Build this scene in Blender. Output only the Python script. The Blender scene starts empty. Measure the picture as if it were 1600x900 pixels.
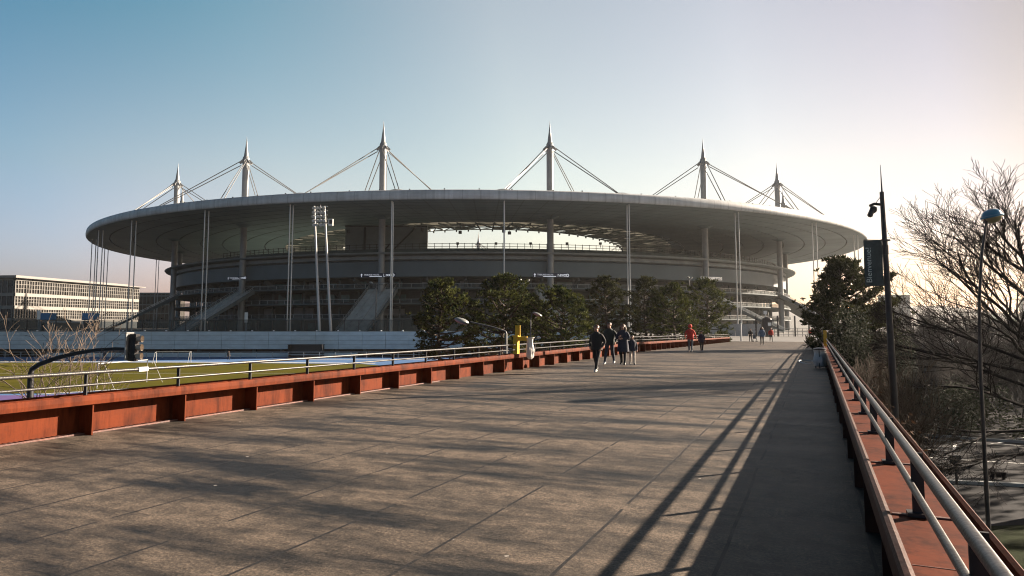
import bpy, bmesh, math, random
from mathutils import Vector, Matrix
PI = math.pi
R = math.radians
scene = bpy.context.scene
COL = scene.collection

# ---------------------------------------------------------------- camera
FPX, PCY, HZ, EYE = 1067.0, 420.0, 508.0, 1.68        # focal length and axis of the photograph (1600 px wide)
PITCH = math.atan((HZ - PCY) / FPX)
camd = bpy.data.cameras.new('camera')
cam = bpy.data.objects.new('camera', camd)
COL.objects.link(cam)
cam.location = (0, 0, EYE)
cam.rotation_euler = (PI / 2 + PITCH, 0, 0)
camd.sensor_fit = 'HORIZONTAL'
camd.sensor_width = 36
camd.lens = FPX / 1600 * 36
camd.shift_y = -(450 - PCY) / 1600
camd.clip_start = 0.1
camd.clip_end = 9000
scene.camera = cam

_F = Vector((0, math.cos(PITCH), math.sin(PITCH)))
_U = Vector((0, -math.sin(PITCH), math.cos(PITCH)))
def ray(px, py):
    return _F + Vector((1, 0, 0)) * ((px - 800) / FPX) - _U * ((py - PCY) / FPX)
def P(px, py, Y):
    """survey point: the place at depth Y metres seen at a photo position"""
    d = ray(px, py); d = d * (Y / d.y); d.z += EYE
    return d
def G(px, py, z):
    d = ray(px, py); d = d * ((z - EYE) / d.z); d.z += EYE
    return d

# ---------------------------------------------------------------- helpers
class MB:
    """collects shapes and links them as ONE mesh object"""
    def __init__(self):
        self.v, self.f, self.m = [], [], []
    def add(self, vs, fs, mi=0):
        b = len(self.v)
        self.v.extend([tuple(p) for p in vs])
        self.f.extend([tuple(b + i for i in q) for q in fs])
        self.m.extend([mi] * len(fs))
    def box(self, c, s, rz=0, mi=0, M=None):
        x, y, z = s[0] / 2, s[1] / 2, s[2] / 2
        vs = [Vector((a * x, b * y, d * z)) for a in (-1, 1) for b in (-1, 1) for d in (-1, 1)]
        if M is not None: vs = [M @ p for p in vs]
        if rz:
            ca, sa = math.cos(rz), math.sin(rz)
            vs = [Vector((p.x * ca - p.y * sa, p.x * sa + p.y * ca, p.z)) for p in vs]
        vs = [p + Vector(c) for p in vs]
        self.add(vs, [(0, 1, 3, 2), (4, 6, 7, 5), (0, 4, 5, 1), (2, 3, 7, 6), (0, 2, 6, 4), (1, 5, 7, 3)], mi)
    def bar(self, a, b, w, h=None, mi=0):
        """rectangular bar from a to b"""
        a, b = Vector(a), Vector(b); h = h or w
        d = b - a; L = d.length
        if L < 1e-6: return
        M = d.to_track_quat('Y', 'Z').to_matrix()
        self.box((a + b) / 2, (w, L, h), M=M, mi=mi)
    def tube(self, pts, rad, n=8, cap=True, mi=0):
        pts = [Vector(p) for p in pts]
        if not isinstance(rad, (list, tuple)): rad = [rad] * len(pts)
        vs, fs = [], []
        up = None
        for i, p in enumerate(pts):
            d = (pts[min(i + 1, len(pts) - 1)] - pts[max(i - 1, 0)])
            if d.length < 1e-9: d = Vector((0, 0, 1))
            d.normalize()
            if up is None:
                up = d.orthogonal().normalized()
            else:
                up = (up - d * up.dot(d))
                up = up.normalized() if up.length > 1e-6 else d.orthogonal().normalized()
            sd = d.cross(up)
            for k in range(n):
                t = 2 * PI * k / n
                vs.append(p + (up * math.cos(t) + sd * math.sin(t)) * rad[i])
        for i in range(len(pts) - 1):
            for k in range(n):
                k2 = (k + 1) % n
                fs.append((i * n + k, i * n + k2, (i + 1) * n + k2, (i + 1) * n + k))
        if cap:
            fs.append(tuple(range(n - 1, -1, -1)))
            fs.append(tuple((len(pts) - 1) * n + k for k in range(n)))
        self.add(vs, fs, mi)
    def lathe(self, prof, c=(0, 0, 0), n=16, mi=0, sx=1, sy=1):
        vs, fs = [], []
        for (r, z) in prof:
            for k in range(n):
                t = 2 * PI * k / n
                vs.append((c[0] + r * sx * math.cos(t), c[1] + r * sy * math.sin(t), c[2] + z))
        for i in range(len(prof) - 1):
            for k in range(n):
                k2 = (k + 1) % n
                fs.append((i * n + k, i * n + k2, (i + 1) * n + k2, (i + 1) * n + k))
        fs.append(tuple(range(n - 1, -1, -1)))
        fs.append(tuple((len(prof) - 1) * n + k for k in range(n)))
        self.add(vs, fs, mi)
    def ellipsoid(self, c, r, n=10, m=6, mi=0, M=None):
        vs, fs = [], []
        for j in range(m + 1):
            ph = PI * j / m
            for k in range(n):
                t = 2 * PI * k / n
                p = Vector((r[0] * math.sin(ph) * math.cos(t), r[1] * math.sin(ph) * math.sin(t), r[2] * math.cos(ph)))
                if M is not None: p = M @ p
                vs.append(p + Vector(c))
        for j in range(m):
            for k in range(n):
                k2 = (k + 1) % n
                fs.append((j * n + k, (j + 1) * n + k, (j + 1) * n + k2, j * n + k2))
        self.add(vs, fs, mi)
    def prism(self, poly, z0, z1, mi=0):
        n = len(poly)
        vs = [(x, y, z0) for x, y in poly] + [(x, y, z1) for x, y in poly]
        fs = [tuple(range(n - 1, -1, -1)), tuple(range(n, 2 * n))]
        fs += [(i, (i + 1) % n, n + (i + 1) % n, n + i) for i in range(n)]
        self.add(vs, fs, mi)
    def build(self, name, mat, parent=None, smooth=False, loc=None):
        me = bpy.data.meshes.new(name)
        me.from_pydata(self.v, [], self.f)
        for m in (mat if isinstance(mat, (list, tuple)) else [mat]): me.materials.append(m)
        if any(self.m): me.polygons.foreach_set('material_index', self.m)
        if smooth:
            me.polygons.foreach_set('use_smooth', [True] * len(me.polygons))
            try: me.set_sharp_from_angle(angle=R(40))
            except Exception: pass
        bm = bmesh.new(); bm.from_mesh(me)
        bmesh.ops.recalc_face_normals(bm, faces=bm.faces)
        bm.to_mesh(me); bm.free()
        me.update()
        o = bpy.data.objects.new(name, me)
        COL.objects.link(o)
        if parent is not None: o.parent = parent
        if loc is not None: o.location = loc
        return o

def tag(o, label, cat, group=None):
    o['label'] = label; o['category'] = cat
    if group: o['group'] = group
    return o
def struct(o):
    o['kind'] = 'structure'; return o
def thing(name, label, cat, loc=(0, 0, 0), rz=0, group=None):
    o = bpy.data.objects.new(name, None)
    o.empty_display_size = 0.3
    COL.objects.link(o)
    o.location = loc; o.rotation_euler = (0, 0, rz)
    return tag(o, label, cat, group)
def copy_tree(o, parent=None):
    c = o.copy(); COL.objects.link(c)
    if parent is not None: c.parent = parent
    for ch in list(o.children): copy_tree(ch, c)
    return c
def repeat(mb, name, m, parent, locs, smooth=False):
    """one object per place, all sharing one mesh"""
    first = None
    for l in locs:
        if first is None: first = mb.build(name, m, parent, smooth); o = first
        else: o = first.copy(); COL.objects.link(o); o.parent = parent
        o.location = l
def text_mesh(body, size, mat, name, parent, M, align='LEFT', ext=0.0):
    cu = bpy.data.curves.new(name, 'FONT'); cu.body = body; cu.size = size; cu.align_x = align; cu.extrude = ext
    cu.resolution_u = 3
    t = bpy.data.objects.new(name, cu); COL.objects.link(t)
    dg = bpy.context.evaluated_depsgraph_get()
    me = bpy.data.meshes.new_from_object(t.evaluated_get(dg))
    bpy.data.objects.remove(t)
    me.transform(M); me.materials.clear(); me.materials.append(mat)
    o = bpy.data.objects.new(name, me); COL.objects.link(o); o.parent = parent
    return o

# ---------------------------------------------------------------- materials
def mat(name, col, rough=0.6, metal=0.0, var=0.0, vscale=3.0, bump=0.0, bscale=20.0, col2=None, spec=0.5, detail=4, stretch=None, thr=(0.35, 0.65)):
    m = bpy.data.materials.new(name); m.use_nodes = True
    nt = m.node_tree; b = nt.nodes['Principled BSDF']
    b.inputs['Base Color'].default_value = (*col, 1)
    b.inputs['Roughness'].default_value = rough
    b.inputs['Metallic'].default_value = metal
    b.inputs['Specular IOR Level'].default_value = spec
    tc = nt.nodes.new('ShaderNodeTexCoord')
    vec = tc.outputs['Object']
    if stretch:
        mp = nt.nodes.new('ShaderNodeMapping'); mp.inputs['Scale'].default_value = stretch
        nt.links.new(vec, mp.inputs['Vector']); vec = mp.outputs['Vector']
    if var or col2:
        n = nt.nodes.new('ShaderNodeTexNoise'); n.inputs['Scale'].default_value = vscale; n.inputs['Detail'].default_value = detail
        n.inputs['Roughness'].default_value = 0.65
        nt.links.new(vec, n.inputs['Vector'])
        r = nt.nodes.new('ShaderNodeValToRGB')
        c2 = col2 if col2 else tuple(c * (1 - var) for c in col)
        c1 = col if col2 else tuple(min(1, c * (1 + var)) for c in col)
        r.color_ramp.elements[0].position = thr[0]; r.color_ramp.elements[0].color = (*c2, 1)
        r.color_ramp.elements[1].position = thr[1]; r.color_ramp.elements[1].color = (*c1, 1)
        nt.links.new(n.outputs['Fac'], r.inputs['Fac'])
        nt.links.new(r.outputs['Color'], b.inputs['Base Color'])
    if bump:
        n2 = nt.nodes.new('ShaderNodeTexNoise'); n2.inputs['Scale'].default_value = bscale; n2.inputs['Detail'].default_value = 3
        nt.links.new(vec, n2.inputs['Vector'])
        bp = nt.nodes.new('ShaderNodeBump'); bp.inputs['Strength'].default_value = bump; bp.inputs['Distance'].default_value = 0.02
        nt.links.new(n2.outputs['Fac'], bp.inputs['Height'])
        nt.links.new(bp.outputs['Normal'], b.inputs['Normal'])
    return m

class NT:
    """small node builder"""
    def __init__(s, m): s.t = m.node_tree
    def n(s, typ, **kw):
        x = s.t.nodes.new(typ)
        for k, v in kw.items():
            if k.startswith('i_'):
                x.inputs[k[2:].replace('_', ' ')].default_value = v
            else: setattr(x, k, v)
        return x
    def l(s, a, b): s.t.links.new(a, b)
    def math(s, op, a, b=None, c=None):
        x = s.t.nodes.new('ShaderNodeMath'); x.operation = op
        for i, q in enumerate((a, b, c)):
            if q is None: continue
            if isinstance(q, (int, float)): x.inputs[i].default_value = q
            else: s.l(q, x.inputs[i])
        return x.outputs[0]
    def ramp(s, fac, stops):
        x = s.t.nodes.new('ShaderNodeValToRGB')
        e = x.color_ramp.elements
        while len(e) < len(stops): e.new(0.5)
        for k, (p, c) in enumerate(stops):
            e[k].position = p; e[k].color = (*c, 1) if len(c) == 3 else c
        s.l(fac, x.inputs['Fac']); return x.outputs['Color']
    def mix(s, fac, a, b, mode='MIX'):
        x = s.t.nodes.new('ShaderNodeMix'); x.data_type = 'RGBA'; x.blend_type = mode
        for sock, q in ((x.inputs[0], fac), (x.inputs[6], a), (x.inputs[7], b)):
            if isinstance(q, (int, float)): sock.default_value = q
            elif isinstance(q, tuple): sock.default_value = (*q, 1)
            else: s.l(q, sock)
        return x.outputs[2]

def deck_material():
    m = mat('deck_surface', (0.12, 0.1, 0.085), 0.75)
    k = NT(m); b = m.node_tree.nodes['Principled BSDF']
    tc = k.n('ShaderNodeTexCoord'); ob = tc.outputs['Object']
    sep = k.n('ShaderNodeSeparateXYZ'); k.l(ob, sep.inputs[0])
    # wobble so the sheet joints are not ruled lines
    wn = k.n('ShaderNodeTexNoise', i_Scale=0.8, i_Detail=2.0); k.l(ob, wn.inputs['Vector'])
    wob = k.math('MULTIPLY', k.math('SUBTRACT', wn.outputs['Fac'], 0.5), 0.05)
    x = k.math('ADD', k.math('ADD', sep.outputs['X'], 0.68), wob)
    col_i = k.math('FLOOR', x)
    fx = k.math('ABSOLUTE', k.math('SUBTRACT', k.math('FRACT', x), 0.5))          # 0.5 at the joint
    jx = k.math('GREATER_THAN', fx, 0.486)
    off = k.math('MULTIPLY', k.math('FRACT', k.math('MULTIPLY', k.math('SINE', k.math('MULTIPLY', col_i, 12.9)), 43.7)), 13.0)
    y = k.math('DIVIDE', k.math('ADD', k.math('ADD', sep.outputs['Y'], off), wob), 13.0)
    fy = k.math('ABSOLUTE', k.math('SUBTRACT', k.math('FRACT', y), 0.5))
    jy = k.math('GREATER_THAN', fy, 0.4992)
    # broken joints: tar has come off in places
    bn = k.n('ShaderNodeTexNoise', i_Scale=1.3, i_Detail=3.0); k.l(ob, bn.inputs['Vector'])
    br = k.math('MULTIPLY', k.math('MAXIMUM', jx, jy), k.math('GREATER_THAN', bn.outputs['Fac'], 0.40))
    # tar patches, plus shadow streaks put into the colour, running across the deck
    mp = k.n('ShaderNodeMapping'); mp.inputs['Scale'].default_value = (0.42, 2.0, 1); mp.inputs['Rotation'].default_value = (0, 0, R(-24)); k.l(ob, mp.inputs['Vector'])
    n1 = k.n('ShaderNodeTexNoise', i_Scale=0.60, i_Detail=7.0, i_Roughness=0.66); k.l(mp.outputs[0], n1.inputs['Vector'])
    n2 = k.n('ShaderNodeTexNoise', i_Scale=4.0, i_Detail=5.0, i_Roughness=0.7); k.l(ob, n2.inputs['Vector'])
    gr = k.n('ShaderNodeTexNoise', i_Scale=38.0, i_Detail=5.0, i_Roughness=0.9); k.l(ob, gr.inputs['Vector'])
    base = k.ramp(n1.outputs['Fac'], [(0.39, DECK[0]), (0.455, DECK[1]), (0.56, DECK[2])])
    base = k.mix(0.7, base, k.ramp(n2.outputs['Fac'], [(0.34, (0.22, 0.23, 0.25)), (0.6, (1.15, 1.1, 1.05))]), 'MULTIPLY')
    base = k.mix(0.85, base, k.ramp(gr.outputs['Fac'], [(0.36, (0.22, 0.22, 0.23)), (0.5, (0.8, 0.8, 0.8)), (0.64, (2.0, 1.9, 1.75))]), 'MULTIPLY')
    # pale droppings and scuffs
    sp = k.n('ShaderNodeTexVoronoi', i_Scale=1.6); k.l(ob, sp.inputs['Vector'])
    spd = k.math('ADD', sp.outputs['Distance'], k.math('MULTIPLY', k.math('SUBTRACT', gr.outputs['Fac'], 0.5), 0.06))
    base = k.mix(k.math('MULTIPLY', k.math('LESS_THAN', spd, 0.03), 0.7), base, (0.45, 0.42, 0.38))
    col = k.mix(br, base, (0.022, 0.02, 0.02))
    k.l(col, b.inputs['Base Color'])
    rr = k.ramp(n1.outputs['Fac'], [(0.40, (0.56,) * 3), (0.6, (0.66,) * 3)])
    k.l(rr, b.inputs['Roughness'])
    h = k.math('ADD', k.math('ADD', k.math('MULTIPLY', gr.outputs['Fac'], 0.45), k.math('MULTIPLY', n2.outputs['Fac'], 1.0)), k.math('MULTIPLY', n1.outputs['Fac'], 2.2))
    h = k.math('SUBTRACT', h, k.math('MULTIPLY', br, 0.6))
    bp = k.n('ShaderNodeBump', i_Strength=0.8, i_Distance=0.012); k.l(h, bp.inputs['Height']); k.l(bp.outputs[0], b.inputs['Normal'])
    b.inputs['Specular IOR Level'].default_value = 0.26
    return m
DECK = ((0.013, 0.0135, 0.015), (0.060, 0.052, 0.045), (0.148, 0.122, 0.099))

def leaf_mat(name, c1, c2, rough=0.85, scale=1.2):
    m = bpy.data.materials.new(name); m.use_nodes = True
    k = NT(m); b = m.node_tree.nodes['Principled BSDF']; out = m.node_tree.nodes['Material Output']
    tc = k.n('ShaderNodeTexCoord')
    n = k.n('ShaderNodeTexNoise', i_Scale=scale, i_Detail=4.0); k.l(tc.outputs['Object'], n.inputs['Vector'])
    c = k.ramp(n.outputs['Fac'], [(0.32, c1), (0.66, c2)])
    k.l(c, b.inputs['Base Color']); b.inputs['Roughness'].default_value = rough
    b.inputs['Specular IOR Level'].default_value = 0.08
    t = k.n('ShaderNodeBsdfTranslucent'); k.l(c, t.inputs['Color'])
    mx = k.n('ShaderNodeMixShader'); mx.inputs[0].default_value = 0.22
    k.l(b.outputs[0], mx.inputs[1]); k.l(t.outputs[0], mx.inputs[2]); k.l(mx.outputs[0], out.inputs['Surface'])
    return m

def mesh_mat(name, col, alpha):
    """open netting or tinted glass: part of the light goes straight through"""
    m = bpy.data.materials.new(name); m.use_nodes = True
    k = NT(m); b = m.node_tree.nodes['Principled BSDF']; out = m.node_tree.nodes['Material Output']
    b.inputs['Base Color'].default_value = (*col, 1); b.inputs['Roughness'].default_value = 0.4
    t = k.n('ShaderNodeBsdfTransparent'); mx = k.n('ShaderNodeMixShader'); mx.inputs[0].default_value = alpha
    k.l(t.outputs[0], mx.inputs[1]); k.l(b.outputs[0], mx.inputs[2]); k.l(mx.outputs[0], out.inputs['Surface'])
    return m

def glass_roof_mat():
    m = bpy.data.materials.new('roof_glass'); m.use_nodes = True
    k = NT(m); b = m.node_tree.nodes['Principled BSDF']; out = m.node_tree.nodes['Material Output']
    b.inputs['Base Color'].default_value = (0.07, 0.085, 0.078, 1); b.inputs['Roughness'].default_value = 0.5
    tc = k.n('ShaderNodeTexCoord'); n = k.n('ShaderNodeTexVoronoi', i_Scale=0.30); k.l(tc.outputs['Object'], n.inputs['Vector'])
    t = k.n('ShaderNodeBsdfTranslucent'); k.l(k.ramp(n.outputs['Color'], [(0.35, (0.006, 0.010, 0.009)), (0.66, (0.17, 0.165, 0.135))]), t.inputs['Color'])
    mx = k.n('ShaderNodeMixShader'); mx.inputs[0].default_value = 0.6
    k.l(b.outputs[0], mx.inputs[1]); k.l(t.outputs[0], mx.inputs[2]); k.l(mx.outputs[0], out.inputs['Surface'])
    return m

M = {}
M['deck'] = deck_material()
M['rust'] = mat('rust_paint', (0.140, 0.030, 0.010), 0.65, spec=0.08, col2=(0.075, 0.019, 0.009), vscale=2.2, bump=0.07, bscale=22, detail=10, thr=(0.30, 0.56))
M['rust_shaded'] = mat('shaded_rust_paint', (0.075, 0.026, 0.016), 0.6, spec=0.2, col2=(0.04, 0.018, 0.014), vscale=4, bump=0.2, bscale=22, detail=8)  # darker copy of the rust paint: the right parapet's shade put into colour
def weather(m):
    k = NT(m); b = m.node_tree.nodes['Principled BSDF']; src = b.inputs['Base Color'].links[0].from_socket
    tc = k.n('ShaderNodeTexCoord')
    mp = k.n('ShaderNodeMapping'); mp.inputs['Scale'].default_value = (7, 7, 0.9); k.l(tc.outputs['Object'], mp.inputs['Vector'])
    n = k.n('ShaderNodeTexNoise', i_Scale=1.0, i_Detail=7.0, i_Roughness=0.7); k.l(mp.outputs[0], n.inputs['Vector'])
    c = k.mix(0.75, src, k.ramp(n.outputs['Fac'], [(0.36, (0.30, 0.28, 0.30)), (0.52, (0.9, 0.9, 0.9)), (0.75, (1.15, 1.12, 1.1))]), 'MULTIPLY')
    n2 = k.n('ShaderNodeTexNoise', i_Scale=26.0, i_Detail=5.0, i_Roughness=0.75); k.l(tc.outputs['Object'], n2.inputs['Vector'])
    c = k.mix(k.ramp(n2.outputs['Fac'], [(0.655, (0, 0, 0)), (0.69, (0.8, 0.8, 0.8))]), c, (0.045, 0.02, 0.014))
    n3 = k.n('ShaderNodeTexNoise', i_Scale=0.45, i_Detail=3.0); k.l(tc.outputs['Object'], n3.inputs['Vector'])
    c = k.mix(0.5, c, k.ramp(n3.outputs['Fac'], [(0.35, (0.65, 0.66, 0.7)), (0.65, (1.15, 1.12, 1.1))]), 'MULTIPLY')
    k.l(c, b.inputs['Base Color'])
weather(M['rust'])
M['rust_dark'] = mat('rust_paint_worn', (0.17, 0.07, 0.05), 0.55, col2=(0.09, 0.05, 0.045), vscale=5, bump=0.3, bscale=30)
M['rail'] = mat('worn_steel_rail', (0.055, 0.054, 0.054), 0.36, 0.0, spec=0.4, col2=(0.022, 0.021, 0.021), vscale=9, detail=6, bump=0.15, bscale=40)
M['black'] = mat('black_metal', (0.018, 0.018, 0.02), 0.5, 0.2, var=0.3, vscale=6)
M['pole_dark'] = mat('dark_pole_paint', (0.035, 0.03, 0.032), 0.5, 0.2, var=0.25, vscale=4)
M['galv'] = mat('galvanised_steel', (0.42, 0.43, 0.43), 0.4, 0.6, var=0.15, vscale=3)
M['white_steel'] = mat('white_steel', (0.72, 0.72, 0.70), 0.4, 0.0, var=0.06, vscale=0.6)
M['mast'] = mat('mast_paint', (0.25, 0.26, 0.265), 0.45, 0.1, var=0.12, vscale=0.5)
M['cable'] = mat('cable_steel', (0.17, 0.17, 0.17), 0.45, 0.3, var=0.1, vscale=0.3)
M['hanger'] = mat('hanger_paint', (0.62, 0.62, 0.60), 0.4, 0.1, var=0.08, vscale=0.3)
M['fascia'] = mat('roof_fascia', (0.62, 0.64, 0.65), 0.5, 0.0, var=0.13, vscale=0.09, stretch=(1, 1, 6), detail=8)
def seams(m, count, dark, streak=None):
    """radial panel joints on the roof, part of the cladding itself"""
    k = NT(m); b = m.node_tree.nodes['Principled BSDF']
    src = b.inputs['Base Color'].links[0].from_socket
    tc = k.n('ShaderNodeTexCoord'); sp = k.n('ShaderNodeSeparateXYZ'); k.l(tc.outputs['Object'], sp.inputs[0])
    a = k.math('MULTIPLY', k.math('ARCTAN2', sp.outputs['Y'], sp.outputs['X']), count / (2 * PI))
    j = k.math('GREATER_THAN', k.math('ABSOLUTE', k.math('SUBTRACT', k.math('FRACT', a), 0.5)), 0.47)
    col = k.mix(k.math('MULTIPLY', j, dark), src, (0.05, 0.05, 0.05))
    wn = k.n('ShaderNodeTexWhiteNoise', noise_dimensions='1D'); k.l(k.math('FLOOR', k.math('ADD', a, 0.5)), wn.inputs['W'])
    col = k.mix(0.16, col, wn.outputs['Value'], 'MULTIPLY')
    if streak:
        mp = k.n('ShaderNodeMapping'); mp.inputs['Scale'].default_value = (0.9, 0.9, 0.06); k.l(tc.outputs['Object'], mp.inputs['Vector'])
        n = k.n('ShaderNodeTexNoise', i_Scale=1.0, i_Detail=6.0); k.l(mp.outputs[0], n.inputs['Vector'])
        col = k.mix(streak, col, k.ramp(n.outputs['Fac'], [(0.35, (0.35, 0.35, 0.33)), (0.6, (1, 1, 1))]), 'MULTIPLY')
    k.l(col, b.inputs['Base Color'])
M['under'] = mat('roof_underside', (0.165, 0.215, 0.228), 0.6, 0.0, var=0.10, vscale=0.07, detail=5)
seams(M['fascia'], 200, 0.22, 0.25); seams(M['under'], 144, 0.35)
M['rooftop'] = mat('roof_top', (0.42, 0.42, 0.42), 0.6, var=0.1, vscale=0.1)
M['glass_roof'] = glass_roof_mat()
M['truss'] = mat('truss_steel', (0.20, 0.22, 0.21), 0.5, 0.2, var=0.1)
M['conc'] = mat('stadium_concrete', (0.095, 0.118, 0.124), 0.8, var=0.22, vscale=0.12, bump=0.2, bscale=2, detail=7)
M['conc_light'] = mat('pale_concrete', (0.25, 0.27, 0.272), 0.75, var=0.16, vscale=0.4, bump=0.15, bscale=4, detail=6)
M['wallpanel'] = mat('upper_wall_panels', (0.098, 0.130, 0.146), 0.6, var=0.12, vscale=0.08, detail=6)
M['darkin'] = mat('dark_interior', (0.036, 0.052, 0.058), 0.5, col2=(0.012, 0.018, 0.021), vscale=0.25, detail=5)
M['seat'] = mat('stand_seats', (0.05, 0.075, 0.07), 0.6, var=0.3, vscale=0.5)
M['screen_back'] = mat('screen_cladding', (0.16, 0.19, 0.20), 0.55, var=0.15, vscale=0.2)
M['sign_blue'] = mat('sign_navy', (0.012, 0.02, 0.05), 0.4)
M['sign_glow'] = mat('glowing_sign_letters', (0.8, 0.82, 0.85), 0.5)
M['sign_glow'].node_tree.nodes['Principled BSDF'].inputs['Emission Color'].default_value = (0.85, 0.9, 1, 1)
M['sign_glow'].node_tree.nodes['Principled BSDF'].inputs['Emission Strength'].default_value = 0.11  # faint glow added so the letters read white
M['sign_white'] = mat('sign_white', (0.8, 0.8, 0.8), 0.5)
M['podium'] = mat('podium_cladding', (0.46, 0.54, 0.58), 0.6, var=0.12, vscale=0.35, stretch=(1, 1, 3), detail=7)
M['paving'] = mat('forecourt_paving', (0.15, 0.148, 0.145), 0.8, var=0.2, vscale=0.3, detail=6)
M['asphalt'] = mat('asphalt', (0.032, 0.033, 0.036), 0.95, spec=0.1, var=0.3, vscale=0.5, bump=0.3, bscale=30, detail=7)
M['ground'] = mat('bare_ground', (0.045, 0.04, 0.03), 1.0, spec=0.03, col2=(0.022, 0.022, 0.016), vscale=0.08, detail=7)
M['lawn'] = mat('lawn_soil', (0.022, 0.034, 0.009), 1.0, spec=0.05, col2=(0.016, 0.022, 0.008), vscale=0.6, detail=7, bump=0.6, bscale=12)
M['pitch'] = mat('sports_turf', (0.098, 0.086, 0.009), 1.0, spec=0.05, col2=(0.062, 0.060, 0.008), vscale=0.1, detail=6, bump=0.4, bscale=10)
M['track'] = mat('blue_track', (0.07, 0.16, 0.34), 0.7, var=0.1, vscale=0.4)
M['violet'] = mat('violet_track', (0.12, 0.07, 0.22), 0.7, var=0.12, vscale=0.6)
M['red_track'] = mat('red_track', (0.26, 0.08, 0.07), 0.75, var=0.12, vscale=0.6)
M['white_paint'] = mat('white_road_paint', (0.68, 0.68, 0.66), 0.7, var=0.15, vscale=3)
M['bark'] = mat('bark', (0.085, 0.06, 0.045), 0.9, col2=(0.035, 0.026, 0.02), vscale=9, bump=0.6, bscale=18, stretch=(1, 1, 0.3))
M['bark_dark'] = mat('dark_bark', (0.024, 0.020, 0.020), 0.95, spec=0.1, col2=(0.014, 0.012, 0.012), vscale=7, bump=0.6, bscale=18)
M['twig_pale'] = mat('pale_twigs', (0.125, 0.09, 0.062), 0.85, col2=(0.06, 0.042, 0.03), vscale=2)
M['twig_grey'] = mat('grey_twigs', (0.10, 0.085, 0.075), 0.85, col2=(0.055, 0.046, 0.042), vscale=1.5)
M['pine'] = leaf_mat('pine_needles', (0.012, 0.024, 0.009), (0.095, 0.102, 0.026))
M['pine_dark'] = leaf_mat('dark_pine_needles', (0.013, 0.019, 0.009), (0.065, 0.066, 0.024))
M['shrub'] = leaf_mat('shrub_leaves', (0.012, 0.018, 0.012), (0.035, 0.045, 0.022), scale=2)
M['dryleaf'] = leaf_mat('dry_leaves', (0.05, 0.025, 0.015), (0.14, 0.075, 0.04), scale=2)
M['yellow'] = mat('yellow_paint', (0.72, 0.42, 0.02), 0.45, var=0.12, vscale=5)
M['bag'] = mat('white_plastic_bag', (0.62, 0.58, 0.54), 0.35, var=0.1, vscale=10, bump=0.8, bscale=16)
M['cream'] = mat('cream_panels', (0.21, 0.20, 0.18), 0.6, var=0.1, vscale=0.4)
M['winglass'] = mat('window_glass', (0.03, 0.03, 0.03), 0.12, 0.0, var=0.6, vscale=0.25)
M['roofgrey'] = mat('grey_roof', (0.2, 0.19, 0.18), 0.7, var=0.1)
M['teal_net'] = mesh_mat('dark_netting', (0.016, 0.034, 0.036), 0.6)
M['rust_back'] = mat('brown_undercroft', (0.10, 0.045, 0.03), 0.8, col2=(0.03, 0.022, 0.02), vscale=0.2)
M['lamp_pole'] = mat('lamp_pole_grey', (0.10, 0.105, 0.105), 0.5, 0.2, var=0.15)
M['lamp_grey'] = mat('lamp_grey', (0.30, 0.31, 0.30), 0.4, 0.3)
M['lamp_blue'] = mat('lamp_dome_blue', (0.03, 0.22, 0.36), 0.35)
M['diffuser'] = mat('lamp_diffuser', (0.30, 0.27, 0.14), 0.35)
M['banner'] = mat('banner_cloth', (0.055, 0.078, 0.085), 0.8, col2=(0.03, 0.045, 0.052), vscale=3, detail=6)
M['banner_text'] = mat('banner_letters', (0.50, 0.58, 0.58), 0.8)
M['box_white'] = mat('white_cabinet', (0.75, 0.75, 0.72), 0.5)
M['kiosk_blue'] = mat('blue_panel', (0.05, 0.18, 0.38), 0.5)
M['stair'] = mat('stair_concrete', (0.40, 0.41, 0.40), 0.8, var=0.2, vscale=0.5, detail=7)
M['tower_white'] = mat('floodlight_pole_paint', (0.42, 0.42, 0.41), 0.45)
M['kiosk_grey'] = mat('grey_panel', (0.34, 0.34, 0.35), 0.6, var=0.1)
M['hill'] = mat('wooded_hill', (0.07, 0.08, 0.085), 0.95, var=0.3, vscale=0.01)
M['lens'] = mat('traffic_light_lens', (0.02, 0.02, 0.02), 0.2)
M['visor'] = mat('traffic_light_visor', (0.42, 0.36, 0.30), 0.5)
M['orange'] = mat('orange_panel', (0.6, 0.22, 0.05), 0.5)
# ---- light settings
SUN, SUNC = 5.0, (1.0, 0.83, 0.66)
SKY = (1.0, 2.0, 2.0)
SKYR = [(.64, .84, .82), (1.28, 1.22, .98), (1.80, 1.42, 1.02), (1.40, 1.11, .865), (.74, .63, .575), (.25, .225, .20), (.10, .09, .08)]
ZEN = (.10, .18, .24)
SKYS = 0.05
EXPO = 1.9
HAZE, HAZEG = 0.00012, 0.6
# ================================================================ BRIDGE (local: x to the right, y along)
BR = math.atan2(ray(1275, 508).x, ray(1275, 508).y)
def zdeck(u): return 0.0 if u < 42 else -(u - 42) * 0.0095
def BW(x, y, z=0.0):
    """bridge coordinates to world"""
    return Vector((x * math.cos(BR) + y * math.sin(BR), -x * math.sin(BR) + y * math.cos(BR), z))
U0, U1 = -14.0, 97.0
XL, XR = -10.5, 0.62                       # panel planes left and right
US = [U0, 0, 12, 24, 36, 42, 50, 60, 70, 80, 90, U1]

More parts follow.
